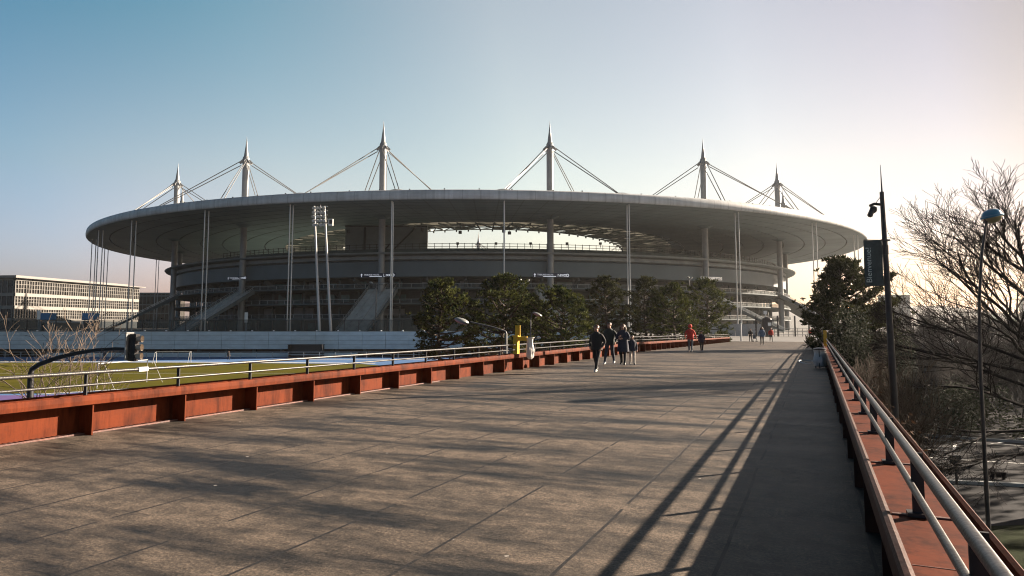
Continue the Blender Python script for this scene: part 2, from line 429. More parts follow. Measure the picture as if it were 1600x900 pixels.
mb = MB()
prof = [(XL - 0.5, 0), (XR + 0.5, 0), (XR + 0.5, -0.9), (XR - 1.6, -1.7), (XL + 1.6, -1.7), (XL - 0.5, -0.9)]
vs, fs = [], []
for u in US:
    for x, z in prof: vs.append((x, u, z + zdeck(u)))
n = len(prof)
for i in range(len(US) - 1):
    for k in range(n):
        fs.append((i * n + k, i * n + (k + 1) % n, (i + 1) * n + (k + 1) % n, (i + 1) * n + k))
fs.append(tuple(range(n))); fs.append(tuple((len(US) - 1) * n + k for k in range(n)))
mb.add(vs, fs)
deck = struct(mb.build('bridge_deck', M['deck'])); deck.rotation_euler = (0, 0, -BR)

for k, u in enumerate((8, 34, 60)):
    pier = MB(); pier.lathe([(0.8, -5.2), (0.8, -1.6)], (-4.9, u, 0), 20)
    po = pier.build('bridge_pier', M['conc'], smooth=True); po.rotation_euler = (0, 0, -BR)
    tag(po, ['round concrete pier under the near end of the footbridge', 'round concrete pier under the middle of the footbridge', 'round concrete pier under the far end of the footbridge'][k], 'pier', 'piers under the footbridge')

SP = 1.69
def strip(mb, prof, mi=0, u0=U0, u1=U1):
    us = [u0] + [u for u in US if u0 < u < u1] + [u1]
    n = len(prof); vs, fs = [], []
    for u in us:
        for x, z in prof: vs.append((x, u, z + zdeck(u)))
    for i in range(len(us) - 1):
        for k in range(n):
            fs.append((i * n + k, i * n + (k + 1) % n, (i + 1) * n + (k + 1) % n, (i + 1) * n + k))
    fs.append(tuple(range(n))); fs.append(tuple((len(us) - 1) * n + k for k in range(n)))
    mb.add(vs, fs, mi)

def parapet(side, phase, u1, label):
    s = side                                    # -1 left, +1 right: outward direction in x
    x0 = XL if s < 0 else XR                    # panel plane
    xf = x0 - s * 0.32                          # fascia plane towards the deck
    t = thing('bridge_parapet', label, 'parapet', (0, 0, 0), -BR, 'rust red parapets along the footbridge')
    mb = MB(); strip(mb, [(x0, -0.02), (x0 + s * 0.05, -0.02), (x0 + s * 0.05, 0.55), (x0, 0.55)], u1=u1)
    mb.build('back_panel', M['rust'] if s < 0 else M['rust_shaded'], t)
    mb = MB()                                   # fascia with a rounded nose
    nose = [(xf + s * 0.03, 0.455), (xf, 0.47), (xf - s * 0.004, 0.53), (xf, 0.585), (xf + s * 0.012, 0.606), (xf + s * 0.035, 0.614), (xf + s * 0.055, 0.606), (xf + s * 0.062, 0.575), (xf + s * 0.05, 0.50), (xf + s * 0.045, 0.455)]
    strip(mb, nose, u1=u1)
    mb.build('fascia', M['rust'] if s < 0 else M['rust_shaded'], t)
    k0 = math.ceil((U0 - phase) / SP); k = k0
    first = None; plate = None
    led = MB()
    strip(led, [(xf + s * 0.064, 0.545), (xf + s * 0.064, 0.56), (x0 + s * 0.15, 0.56), (x0 + s * 0.15, 0.545)], u1=u1)
    strip(led, [(x0 + s * 0.152, 0.50), (x0 + s * 0.152, 0.60), (x0 + s * 0.175, 0.61), (x0 + s * 0.185, 0.60), (x0 + s * 0.185, 0.50)], u1=u1)
    led.build('ledge', M['rust'], t)
    us = []
    while phase + k * SP < u1 - 0.2:
        us.append(phase + k * SP); k += 1
    rb = MB(); rb.box((xf + s * 0.165, 0, 0.225), (0.305, 0.022, 0.46))
    r = None
    for u in us:
        if r is None: r = rb.build('rib', M['rust'] if s < 0 else M['rust_shaded'], t); o = r
        else: o = r.copy(); COL.objects.link(o); o.parent = t
        o.location = (0, u, zdeck(u))
    # lapped ledge plates: one lap joint at every post
    lp = MB(); lp.box((0, 0.01, 0.563), (0.40, 0.03, 0.012)); repeat(lp, 'lap_joint', M['rust_dark'], t, [(xf + s * 0.275, u, zdeck(u)) for u in us])
    lp = MB(); lp.box((0, 0.75, 0.5605), (0.40, 0.006, 0.004)); repeat(lp, 'plate_seam', M['rust_dark'], t, [(xf + s * 0.275, u, zdeck(u)) for u in us[1::3]])
    if s < 0:
        gr = MB(); u = U0 + 6
        while u < 18:
            gr.bar((x0 - s * 0.005, u, 0.016), (x0 - s * 0.14, u, 0.016), 0.022, 0.022); u += 0.075
        gr.bar((x0 - s * 0.145, U0 + 6, 0.016), (x0 - s * 0.145, 18, 0.016), 0.012, 0.024)
        gr.build('drain_grating', M['rust_dark'], t)
    # railing
    ra = thing('railing', RAIL_LABEL[s], 'railing', (0, 0, 0), -BR, 'two bar steel railings on the footbridge parapets')
    xr = xf + s * 0.175
    pm = MB()
    pm.box((0, 0, 0.745), (0.065, 0.018, 0.37)); pm.box((0, 0.012, 0.574), (0.12, 0.10, 0.022))
    pr = None
    for u in us:
        if pr is None: pr = pm.build('post', M['black'], ra); o = pr
        else: o = pr.copy(); COL.objects.link(o); o.parent = ra
        o.location = (xr + s * 0.04, u, zdeck(u))
    uu = [U0] + [u for u in US if U0 < u < u1] + [u1]
    mb = MB(); mb.tube([(xr, u, 0.945 + zdeck(u)) for u in uu], 0.027, 12); mb.build('top_rail', M['rail'], ra, smooth=True)
    mb = MB(); mb.tube([(xr, u, 0.755 + zdeck(u)) for u in uu], 0.02, 10); mb.build('lower_rail', M['rail'], ra, smooth=True)
    return t, ra
RAIL_LABEL = {-1: 'worn steel railing with black posts beside the sports field', 1: 'worn steel railing with black posts beside the bare trees'}
parL, raL = parapet(-1, 7.11 - SP * 4, 92.0, 'sunlit rust red parapet with ribbed bays beside the sports field')
parR, raR = parapet(1, 4.72 - SP * 2, 93.0, 'rust red parapet with shaded inner face beside the bare trees')
mb = MB(); mb.box((XL + 0.32 - 0.175, 8.05, 0.945), (0.07, 0.17, 0.07)); mb.build('white_sticker', M['sign_white'], raL)

# ================================================================ GROUND
def sheet(name, poly, z, m, th=0.0):
    mb = MB()
    if th: mb.prism(poly, z - th, z)
    else: mb.add([(x, y, z) for x, y in poly], [tuple(range(len(poly)))])
    return struct(mb.build(name, m))
GZ = -5.0
sheet('ground', [(-4000, -300), (4000, -300), (4000, 6000), (-4000, 6000)], GZ - 0.06, M['ground'])
# forecourt podium (solid, its top just below the deck end)
PZ = -0.5
pod = [(-420, 147), (18, 147), (24, 96)] + [tuple(BW(-16, 97)[:2]), tuple(BW(12, 97)[:2])] + [(78, 92), (140, 120), (330, 170), (330, 520), (-420, 520)]
sheet('forecourt', pod, PZ, M['paving'], th=0.7)
fp = MB(); fp.prism([(-420, 166), (30, 166), (34, 104)] + [tuple(BW(-10, 104)[:2]), tuple(BW(8, 104)[:2])] + [(80, 100), (140, 126), (326, 176), (326, 516), (-420, 516)], GZ, PZ - 0.702)
t = thing('podium_base', 'dark brown recessed wall beneath the pale podium wall', 'wall')
fp.build('back_wall', M['rust_back'], t)
pl = MB()
px_ = MB()
for i in range(26):
    x = -140 + i * 6.0
    q = pl if i == 0 else None
    o = MB(); o.box((x, 149.5, (GZ + PZ - 0.7) / 2), (0.7, 0.7, abs(GZ - PZ + 0.7) - 0.01)); o.build('pillar', M['conc'], t)
# pale podium wall facing the sports field
t = thing('podium_wall', 'long pale blue grey panelled wall along the stadium forecourt', 'wall', (0, 147, 0))
mb = MB()
for i in range(34):
    x0 = -142 + i * 5.0
    if x0 + 5 > 19: break
    mb.box((x0 + 2.5, -0.25, -1.57), (4.94, 0.4, 3.7))
mb.build('panels', M['podium'], t)
mb = MB()
for z in (-2.5, -1.55, -0.6): mb.box((-62, -0.46, z), (160, 0.02, 0.05))
mb.build('panel_seams', M['conc'], t)
mb = MB(); mb.box((-62, -0.2, 0.34), (160, 0.7, 0.1)); mb.build('coping', M['conc_light'], t)
lm = MB(); lm.box((0, 0, 0.1), (0.28, 0.28, 0.2)); lo = None
for i in range(28):
    x = -120 + i * 4.6
    if lo is None: lo = lm.build('wall_light', M['sign_white'], t); o = lo
    else: o = lo.copy(); COL.objects.link(o); o.parent = t
    o.location = (x, -0.25, 0.39)

# sports field, blue track with an apron of violet near the bridge
def line_poly(pts): return [tuple(p[:2]) for p in pts]
sheet('sports_track', [(-200, 20), tuple(BW(-13, 20)[:2]), tuple(BW(-13, 118)[:2]), (14, 146), (-200, 146)], GZ - 0.03, M['track'])
sheet('sports_field', [(-190, 60), (-46, 68), (-26, 88), (-16, 108), (-26, 119), (-60, 123), (-190, 126)], GZ + 0.0, M['pitch'])
sheet('violet_apron', [(-100, 40), tuple(BW(-14, 30)[:2]), tuple(BW(-14, 112)[:2]), (-13, 112), (-25, 87), (-45, 66.5), (-100, 62)], GZ - 0.02, M['violet'])
sheet('red_apron', [(-70, 40), tuple(BW(-15, 34)[:2]), tuple(BW(-15, 108)[:2]), (-6, 104), (-20, 84), (-38, 60)], GZ - 0.012, M['red_track'])
mb = MB()
def stripe(pts, w, z):
    for a, b in zip(pts[:-1], pts[1:]):
        a = Vector((*a, z)); b = Vector((*b, z)); d = (b - a).normalized(); nn = Vector((-d.y, d.x, 0)) * w / 2
        mb.add([a - nn, b - nn, b + nn, a + nn], [(0, 1, 2, 3)])
stripe([(-46, 67), (-26, 87), (-15.2, 108)], 0.5, GZ + 0.004)
stripe([(-24, 121), (-60, 125), (-190, 128)], 1.6, GZ + 0.004)
stripe([(-40, 63), (-22, 84)], 0.25, GZ + 0.004)
stripe([(-190, 96), (-24, 96)], 0.15, GZ + 0.006)
stripe([(2, 134), (-40, 134)], 0.6, GZ + 0.004)
struct(mb.build('field_lines', M['white_paint']))

# right hand side: car park, road, lawn
sheet('car_park', [tuple(BW(3.0, 24)[:2]), (60, 22), (120, 60), (120, 110), (38, 78)], GZ, M['asphalt'])
sheet('lawn', [tuple(BW(1.5, 4)[:2]), (30, 4), (46, 26.6), tuple(BW(3.0, 26.6)[:2])], GZ + 0.02, M['lawn'])
mb = MB()
def pline(a, b, w=0.14):
    A, B = G(*a, GZ + 0.012), G(*b, GZ + 0.012); d = (B - A).normalized(); nn = Vector((-d.y, d.x, 0)) * w / 2
    mb.add([A - nn, B - nn, B + nn, A + nn], [(0, 1, 2, 3)])
pline((1424, 701), (1480, 704)); pline((1438, 714), (1640, 727)); pline((1440, 686), (1640, 699)); pline((1560, 692), (1640, 676)); pline((1490, 702), (1493, 694)); pline((1500, 610), (1640, 645), 0.2)
struct(mb.build('parking_lines', M['white_paint']))
mb = MB(); 
A, B = G(1425, 683, GZ), G(1660, 700, GZ); mb.bar(A + Vector((0, 1.0, 0.06)), B + Vector((0, 1.0, 0.06)), 0.3, 0.14)
A, B = G(1430, 752, GZ), G(1680, 764, GZ); mb.bar(A + Vector((0, 0, 0.06)), B + Vector((0, 0, 0.06)), 0.25, 0.14)
struct(mb.build('kerb', M['conc_light']))
hl = MB()
rnd = random.Random(4)
hv = []; NX = 60
for i in range(NX + 1):
    x = -600 + i * 55
    for j, (dy, hh) in enumerate(((0, 0), (260, .6), (520, 1.0), (900, 0))):
        h = min(72, 34 + 26 * math.sin(i * 0.23 + 1.0) + 12 * math.sin(i * 0.61) + rnd.uniform(-3, 3)) * hh * min(1, max(0, (x + 100) / 900) + 0.15)
        hv.append((x, 1500 + dy, GZ + h))
hf = [(i * 4 + j, (i + 1) * 4 + j, (i + 1) * 4 + j + 1, i * 4 + j + 1) for i in range(NX) for j in range(3)]
hl.add(hv, hf); struct(hl.build('hills', M['hill'], smooth=True))

# ================================================================ STADIUM
XC, YC, EB, EA, ROT = -11.9, 312.7, 159.7, 145.0, 0.06
st = thing('stadium', 'vast oval stadium with a flat disc roof hung from needle masts', 'stadium', (XC, YC, 0), ROT)
def E(s, deg, z=0.0):
    a = R(deg); return Vector((s * EB * math.cos(a), s * EA * math.sin(a), z))
def EW(s, deg, z=0.0):
    p = E(s, deg, z); return Vector((XC + p.x * math.cos(ROT) - p.y * math.sin(ROT), YC + p.x * math.sin(ROT) + p.y * math.cos(ROT), z))
def W2S(p):
    d = Vector(p) - Vector((XC, YC, 0)); return Vector((d.x * math.cos(ROT) + d.y * math.sin(ROT), -d.x * math.sin(ROT) + d.y * math.cos(ROT), d.z))
def revolve(mb, prof, N=240, a0=0, a1=360, closed=False, mi=0, ax=None):
    full = abs(a1 - a0 - 360) < 1e-6
    cnt = N if full else N + 1
    vs = []
    for i in range(cnt):
        t = a0 + (a1 - a0) * i / N
        for q in prof: vs.append(E(q[0], t, q[1]) if ax is None else Vector((ax[0] * q[0] * math.cos(R(t)), ax[1] * q[0] * math.sin(R(t)), q[1])))
    n = len(prof); fs = []
    for i in range(N):
        j = (i + 1) % cnt
        for k in range(n if closed else n - 1):
            k2 = (k + 1) % n
            fs.append((i * n + k, j * n + k, j * n + k2, i * n + k2))
    mb.add(vs, fs, mi)
ZU, ZT = 33.0, 35.5
# opening ellipses (metres): inner = open sky, outer = start of the solid roof
OI, OO = (60.0, 92.0), (86.0, 108.0)
# --- solid underside with concentric joints
def ering(f):            # f 0 = solid roof inner edge, 1 = rim
    return (OO[0] + (EB - OO[0]) * f, OO[1] + (EA - OO[1]) * f)
mb = MB(); N = 240
fr = []
NR = 9
for i in range(NR):
    a, b = i / NR, (i + 1) / NR; gw = 0.0028
    fr += [(a + gw, ZU - 0.15), (b - gw if i < NR - 1 else 0.995, ZU - 0.15)]
    if i < NR - 1: fr += [(b - gw, ZU + 0.75), (b + gw, ZU + 0.75)]
vs = []
for i in range(N):
    t = 2 * PI * i / N
    for f, z in fr:
        ex, ey = ering(f); vs.append((ex * math.cos(t), ey * math.sin(t), z))
n = len(fr)
mb.add(vs, [(i * n + k, ((i + 1) % N) * n + k, ((i + 1) % N) * n + k + 1, i * n + k + 1) for i in range(N) for k in range(n - 1)])
for q in range(len(mb.f)):
    if q % (n - 1) % 4 in (1, 2, 3): mb.m[q] = 1
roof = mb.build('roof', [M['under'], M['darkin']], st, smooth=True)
mb = MB()
revolve(mb, [(0.9955, ZU - 0.14), (0.9985, ZU - 0.05), (1.0, ZU + 0.2), (1.0005, ZU + 1.0), (0.9995, ZU + 1.9), (0.998, ZU + 2.25), (0.9945, ZT - 0.02), (0.982, ZT + 0.05)])
mb.build('roof_fascia', M['fascia'], roof, smooth=True)
mb = MB(); vs = []
for i in range(N):
    t = 2 * PI * i / N
    for f, z in ((0.96, ZT + 0.06), (0.7, ZT + 1.0), (0.3, ZT + 0.8), (0.0, ZT), (0.0, ZU - 0.15)):
        ex, ey = ering(f); vs.append((ex * math.cos(t), ey * math.sin(t), z))
mb.add(vs, [(i * 5 + k, ((i + 1) % N) * 5 + k, ((i + 1) % N) * 5 + k + 1, i * 5 + k + 1) for i in range(N) for k in range(4)])
mb.build('roof_covering', M['rooftop'], roof, smooth=True)
# small fittings along the rim
mb = MB()
rnd = random.Random(2)
for i in range(110):
    t = -175 + i * 3.2 + rnd.uniform(-.6, .6); p = E(0.982, t, ZT); mb.box(p + Vector((0, 0, 0.25)), (0.3, 0.3, 0.5 + 0.25 * rnd.random()))
mb.build('rim_fittings', M['pole_dark'], roof)
# glass ring around the opening with its trusses
mb = MB(); vs = []
for i in range(N):
    t = 2 * PI * i / N
    for ax, z in ((OO, ZU + 0.2), (OI, ZU + 0.8)): vs.append((ax[0] * math.cos(t), ax[1] * math.sin(t), z))
mb.add(vs, [(i * 2, ((i + 1) % N) * 2, ((i + 1) % N) * 2 + 1, i * 2 + 1) for i in range(N)])
mb.build('glass_ring', M['glass_roof'], st, smooth=True)
mb = MB(); K = 96
def OP(f, t, z):
    return Vector(((OI[0] + (OO[0] - OI[0]) * f) * math.cos(t), (OI[1] + (OO[1] - OI[1]) * f) * math.sin(t), z))
for i in range(K):
    t, t2 = 2 * PI * i / K, 2 * PI * (i + 1) / K
    mb.bar(OP(0, t, ZU - 0.2), OP(1, t, ZU - 0.4), 0.35)
    for f in (0, 0.33, 0.66): mb.bar(OP(f, t, ZU - 0.2), OP(f, t2, ZU - 0.2), 0.3)
    mb.bar(OP(0.0, t, ZU - 0.2), OP(0.4, t2, ZU - 0.5), 0.22); mb.bar(OP(0.4, t2, ZU - 0.5), OP(0.9, t, ZU - 0.3), 0.22); mb.bar(OP(0.15, t2, ZU - 0.1), OP(0.8, t, ZU - 0.1), 0.2)
    if i % 3 == 0: mb.tube([OP(0.1, t, ZU - 0.2), OP(0.3, t2, ZU - 0.6), OP(0.5, t2 + .05, ZU - 0.4), OP(0.8, t2, ZU - 0.3)], 0.4, 6)
    mb.box(OP(0.0, t, ZU - 0.6), (0.45, 0.45, 0.6))
mb.build('ring_truss', M['truss'], st)

# --- masts, columns
MT = [-83.1, -104.3, -126.2, -150.2, -172.5, -59.6, -37.2, -13.2, 8, 28, 48, 91, 148, 168]
HG = [-168, -156.5, -145, -133.2, -120.2, -109.9, -99.8, -89.5, -77.6, -64.9, -51.5, -36.3, -20, -4, 12, 28, 44, 60, 76, 92, 108, 124, 140, 156, 172]
SM = 0.825
ZC = 53.2
for th in MT:
    base = E(SM, th)
    mm = MB(); mm.lathe([(1.02, ZT + 0.2), (1.0, ZC - 2.0)], base, 20); 
    mo = mm.build('mast', M['mast'], st, smooth=True)
    mm = MB(); mm.lathe([(0.98, ZC - 2.0), (1.08, ZC - 1.4), (1.05, ZC + 0.9), (0.72, ZC + 1.5)], base, 16)
    for q in range(8):
        a = q * PI / 4; d = Vector((math.cos(a), math.sin(a), 0)); mm.bar(base + d * 0.9 + Vector((0, 0, ZC + 0.2)), base + d * 1.9 + Vector((0, 0, ZC - 0.8)), 0.25, 0.7)
    mm.build('collar', M['mast'], mo)
    mm = MB(); mm.lathe([(0.70, ZC + 1.5), (0.58, ZC + 2.6), (0.32, ZC + 4.6), (0.12, ZC + 6.4), (0.03, ZC + 7.8)], base, 14)
    mm.build('spire', M['mast'], mo, smooth=True)
    lad = MB(); rad = base.normalized(); tang = Vector((-rad.y, rad.x, 0))
    lad.bar(base + tang * 1.12 + Vector((0, 0, ZT + .3)), base + tang * 1.12 + Vector((0, 0, ZC - 2.2)), 0.1)
    lad.build('ladder', M['mast'], mo)
    # stay cables in pairs: two to the rim anchors, two to the inner ring
    hg = sorted(HG, key=lambda h: abs((h - th + 180) % 360 - 180))[:2]
    ends = [E(0.955, h, ZT + 0.7) for h in hg] + [E(0.70, th - 8.5, ZT + 1.0), E(0.70, th + 8.5, ZT + 1.0)] 
    for e in ends:
        cb = MB(); d = (e - base); d.z = 0; d.normalize(); sd = Vector((-d.y, d.x, 0)) * 0.5
        h0 = base + d * 1.6 + Vector((0, 0, ZC - 0.3))
        cb.tube([h0 + sd, e + sd], 0.13, 6); cb.tube([h0 - sd + Vector((0, 0, -1.1)), e - sd], 0.13, 6)
        cb.build('stay_cable', M['cable'], mo)
    # column below the roof
    mm = MB(); mm.lathe([(0.95, PZ), (0.95, ZU - 0.2)], base, 20); co = mm.build('column', M['mast'], st, smooth=True)
    mm = MB(); mm.lathe([(0.95, ZU - 1.0), (2.2, ZU - 0.4), (2.6, ZU - 0.2)], base, 20); mm.build('column_head', M['under'], co)
for h in HG:
    p = E(0.955, h, 0)
    an = MB(); d = p.normalized(); t2 = Vector((-d.y, d.x, 0))
    an.ellipsoid((p.x, p.y, ZT + 0.2), (3.2, 3.2, 1.0), 14, 6); an.build('cable_anchor', M['mast'], roof, smooth=True)
    hb = MB(); q = E(0.984, h, 0); t2 = Vector((q.x, q.y, 0)).normalized() * 0.62
    for sg in (-1, 1):
        hb.tube([q + t2 * sg + Vector((0, 0, PZ)), q + t2 * sg + Vector((0, 0, 3.2))], 0.24, 8)
        hb.tube([q + t2 * sg + Vector((0, 0, 3.2)), q + t2 * sg + Vector((0, 0, ZU + 0.1))], 0.155, 8)
    hb.build('hanger', M['hanger'], st, smooth=True)

# --- facade rings
SF = 0.80
mb = MB(); revolve(mb, [(SF + .012, 15.6), (SF + .012, 19.9), (SF + .004, 20.4), (SF + .004, 15.6)], closed=True); mb.build('upper_wall', M['wallpanel'], st)
mb = MB(); revolve(mb, [(SF + .006, 20.35), (SF + .014, 20.6), (SF + .014, 21.6), (SF + .004, 21.9), (SF - .01, 21.9), (SF - .01, 20.35)], closed=True); mb.build('light_band', M['conc_light'], st)
mb = MB(); revolve(mb, [(SF + .002, 21.92), (SF + .034, 21.95), (SF + .036, 22.35), (SF + .002, 22.4)], closed=True); mb.build('ledge', M['conc_light'], st)
mb = MB(); revolve(mb, [(SF - .012, 22.4), (SF - .008, 22.4), (SF - .008, 24.0), (SF - .012, 24.0)], closed=True); mb.build('stand_parapet', M['seat'], st)
mb = MB(); revolve(mb, [(SF - .008, 22.0), (0.62, 12.0), (0.61, 8.5), (0.44, 1.0), (0.44, PZ + 0.01)]); mb.build('seating_bowl', M['seat'], st)
for z in (12.4, 8.0, 3.7):
    mb = MB(); revolve(mb, [(0.72, z), (SF + .022, z), (SF + .022, z - 0.4), (0.72, z - 0.5)], closed=True); fo = mb.build('floor_slab', M['conc'], st)
    mb = MB(); revolve(mb, [(SF + .021, z + 1.05), (SF + .021, z + 1.12), (SF + .020, z + 1.12), (SF + .020, z + 1.05)], closed=True)
    for i in range(240): mb.bar(E(SF + .0205, i * 1.5, z), E(SF + .0205, i * 1.5, z + 1.08), 0.07)
    mb.build('balustrade', M['galv'], fo)
    mb = MB(); revolve(mb, [(SF + .0195, z + 0.1), (SF + .0195, z + 1.0)]); mb.build('balustrade_panel', M['teal_net'], fo)
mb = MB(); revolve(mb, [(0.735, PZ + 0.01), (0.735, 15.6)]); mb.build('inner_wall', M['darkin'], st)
mb = MB(); revolve(mb, [(0.735, 15.6), (SF + .01, 15.5)]); mb.build('soffit', M['conc'], st)
rnd = random.Random(11)
GGL = mat('green_glass', (0.09, 0.19, 0.18), 0.2, var=0.4, vscale=0.2)
mb = MB(); mb.box((0, 0, 7.5), (0.55, 0.55, 16.0)); repeat(mb, 'inner_column', M['conc'], st, [E(0.775, -190 + i * 3.0) for i in range(72)])
for i in range(-62, 4):
    t = i * 3.0
    for z0, z1 in ((PZ, 3.0), (3.8, 7.3), (8.1, 11.7), (12.5, 15.2)):
        r = rnd.random()
        w = rnd.uniform(2, 6)
        c = E(0.745, t + rnd.uniform(0.5, 2.5), (z0 + z1) / 2)
        ang = math.atan2(c.y / EA ** 2, c.x / EB ** 2)
        if r > 0.6: continue
        mb = MB()
        if r < 0.35: mb.box(c, (0.4, w, (z1 - z0) * rnd.uniform(.5, .95)), rz=ang); mb.build('concourse_kiosk', M['kiosk_grey'], st)
        else: mb.box(c, (0.5, w, (z1 - z0) * rnd.uniform(.3, .9)), rz=ang); mb.build('concourse_window', GGL, st)
# raking beams below the stand
for i in range(-38, 3):
    t = i * 5.0 + 1.2; mb = MB(); mb.bar(E(0.80, t, 15.2), E(0.745, t, 11.0), 0.6, 1.4); mb.build('raking_beam', M['conc'], st)
# --- stairs: radial flights at the columns
for j, th in enumerate(MT):
    if not (-170 < th < 20): continue
    top, bot = E(0.815, th, 12.2), E(0.955, th, PZ + 0.05)
    if th > -70: top, bot = E(0.815, th, 12.2), E(0.95, th + 4.5, PZ + 0.05)
    d = bot - top; dh = Vector((d.x, d.y, 0)).normalized(); sd = Vector((-dh.y, dh.x, 0))
    w = 4.2; mb = MB(); NS = 44
    vs = []
    for i in range(NS):
        a = top + d * (i / NS); b = top + d * ((i + 1) / NS)
        z = a.z
        vs += [a - sd * w, a + sd * w, Vector((b.x, b.y, z)) + sd * w, Vector((b.x, b.y, z)) - sd * w, b + sd * w, b - sd * w]
    fs = []
    for i in range(NS):
        k = i * 6; fs += [(k, k + 1, k + 2, k + 3), (k + 3, k + 2, k + 4, k + 5)]
    mb.add(vs, fs)
    so = mb.build('staircase', M['stair'], st)
    mb = MB()
    lo = Vector((0, 0, -0.9))
    mb.add([top - sd * w + lo, top + sd * w + lo, bot + sd * w + Vector((0, 0, -0.1)), bot - sd * w + Vector((0, 0, -0.1))], [(0, 1, 2, 3)])
    for sg in (-1, 1):
        a, b = top + sd * sg * (w + .15), bot + sd * sg * (w + .15)
        mb.add([a + lo, b + Vector((0, 0, -0.1)), b + Vector((0, 0, 0.5)), a + Vector((0, 0, 0.5)), a + lo + sd * sg * .3, b + Vector((0, 0, -0.1)) + sd * sg * .3, b + Vector((0, 0, 0.5)) + sd * sg * .3, a + Vector((0, 0, 0.5)) + sd * sg * .3],
               [(0, 1, 2, 3), (4, 5, 6, 7), (3, 2, 6, 7), (0, 1, 5, 4)])
    mb.build('stringer', M['conc'], so)
    mb = MB()
    for sg in (-1, -0.33, 0.33, 1):
        a, b = top + sd * sg * w + Vector((0, 0, 1.2)), bot + sd * sg * w + Vector((0, 0, 1.2))
        mb.bar(a, b, 0.12)
        if abs(sg) == 1: mb.bar(a - Vector((0, 0, .5)), b - Vector((0, 0, .5)), 0.07)
        for i in range(0, 15): mb.bar(a + (b - a) * i / 14, a + (b - a) * i / 14 - Vector((0, 0, 1.2)), 0.08)
    mb.build('handrail', M['galv'], so)
# --- fence and small lights on the rear rim of the upper stand
mb = MB()
for i in range(110):
    t = -135 + i * 1.0; mb.bar(E(SF - .010, t, 24.0), E(SF - .010, t, 25.6), 0.15)
    mb.bar(E(SF - .010, t, 25.4), E(SF - .010, t + 1, 25.4), 0.14); mb.bar(E(SF - .010, t, 24.6), E(SF - .010, t + 1, 24.6), 0.12)
mb.build('rim_fence', M['black'], st)
for px in (715, 775, 829, 886, 938):
    c = W2S(P(px, 380.5, 196.0)); mb = MB(); mb.box(c, (0.75, 0.6, 0.65)); mb.bar((c.x, c.y, 24.0), c, 0.16); mb.build('rim_floodlight', M['black'], st)
for px, y in ((719, 363), (787, 361), (796, 364)):
    c = W2S(P(px, y, 208.0)); mb = MB(); mb.box(c, (1.0, 0.8, 0.9)); mb.bar(c, (c.x, c.y, ZU), 0.1); mb.build('hung_loudspeaker', M['black'], st)
# --- the big screen seen from behind
q = [W2S(P(px, 370, 214.0)) for px in (541, 668)]
mid = (q[0] + q[1]) / 2; L = (q[1] - q[0]).length; az = math.atan2((q[1] - q[0]).y, (q[1] - q[0]).x)
mb = MB(); mb.box((mid.x, mid.y, 28.4), (L, 2.2, 9.6), rz=az); so = mb.build('big_screen', M['screen_back'], st)
mb = MB()
ux = Vector((math.cos(az), math.sin(az), 0)); fn = Vector((math.sin(az), -math.cos(az), 0)) * 1.25
for f0, z0, f1, z1 in ((-.26, 25, -.26, 33), (.05, 24, .35, 32), (-.5, 32.6, .5, 32.6), (-.05, 24, .05, 27)):
    mb.bar(mid.xy.to_3d() + ux * L * f0 + fn + Vector((0, 0, z0)), mid.xy.to_3d() + ux * L * f1 + fn + Vector((0, 0, z1)), 0.7, 0.4)
for f, z in ((-.46, 31), (.44, 31.5)): mb.box(mid.xy.to_3d() + ux * L * f + fn + Vector((0, 0, z)), (0.8, 0.8, 1.0))
mb.build('screen_truss', M['black'], so)

# direction signs hung on the facade
def stand_sign(px, py, letter, width, white, label):
    th = None
    Y = 186.0 if 450 < px < 1000 else 194.0
    c = P(px, py, Y)
    rel = W2S(c); az = math.atan2(-(rel.x / EB ** 2), rel.y / EA ** 2) + ROT  # along the facade tangent
    az = math.atan2(rel.y / EA ** 2, rel.x / EB ** 2) + PI / 2 + ROT
    t = thing('direction_sign', label, 'sign', c, az, 'direction signs along the stadium front')
    h = width * 0.115
    mb = MB(); mb.box((0, 0.12, 0), (width, 0.2, h)); mb.build('board', M['sign_white'] if white else M['sign_blue'], t)
    if not white:
        pass
    ink = M['kiosk_grey'] if white else M['sign_glow']
    Rm = Matrix.Translation((0, -0.0, 0)) @ Matrix.Rotation(PI / 2, 4, 'X')
    def T(body, size, x, z, nm): return text_mesh(body, size, ink, nm, t, Matrix.Translation((x, 0.0, z)) @ Matrix.Rotation(PI / 2, 4, 'X'))
    T('TRIBUNE HAUTE', h * 0.50, -width * 0.385, -h * 0.06, 'lettering')
    T(letter, h * 0.98, width * 0.155, -h * 0.34, 'lettering')
    mb = MB()
    x = -width * 0.45                                     # arrow
    mb.add([(x - h * .30, 0.0, h * .05), (x + h * .30, 0.0, h * .05), (x, 0.0, h * .42)], [(0, 1, 2)])
    mb.add([(x - h * .09, 0.0, -h * .42), (x + h * .09, 0.0, -h * .42), (x + h * .09, 0.0, h * .05), (x - h * .09, 0.0, h * .05)], [(0, 1, 2, 3)])
    mb.add([(-width * .23, 0.0, -h * .36), (width * .12, 0.0, -h * .36), (width * .12, 0.0, -h * .2), (-width * .23, 0.0, -h * .2)], [(0, 1, 2, 3)])
    mb.build('arrow', ink, t)
    mb = MB()
    for k, (r, xx) in enumerate(((.24, .255), (.24, .305), (.30, .358), (.38, .425))):
        vs, fs = [], []
        for i in range(20):
            a = 2 * PI * i / 20
            vs += [(width * xx + h * r * math.cos(a), 0.0, h * r * math.sin(a)), (width * xx + h * r * .55 * math.cos(a), 0.0, h * r * .55 * math.sin(a))]
        fs = [(2 * i, (2 * i + 2) % 40, (2 * i + 3) % 40, 2 * i + 1) for i in range(20)]
        mb.add(vs, fs)
    mb.build('gate_rings', ink, t)
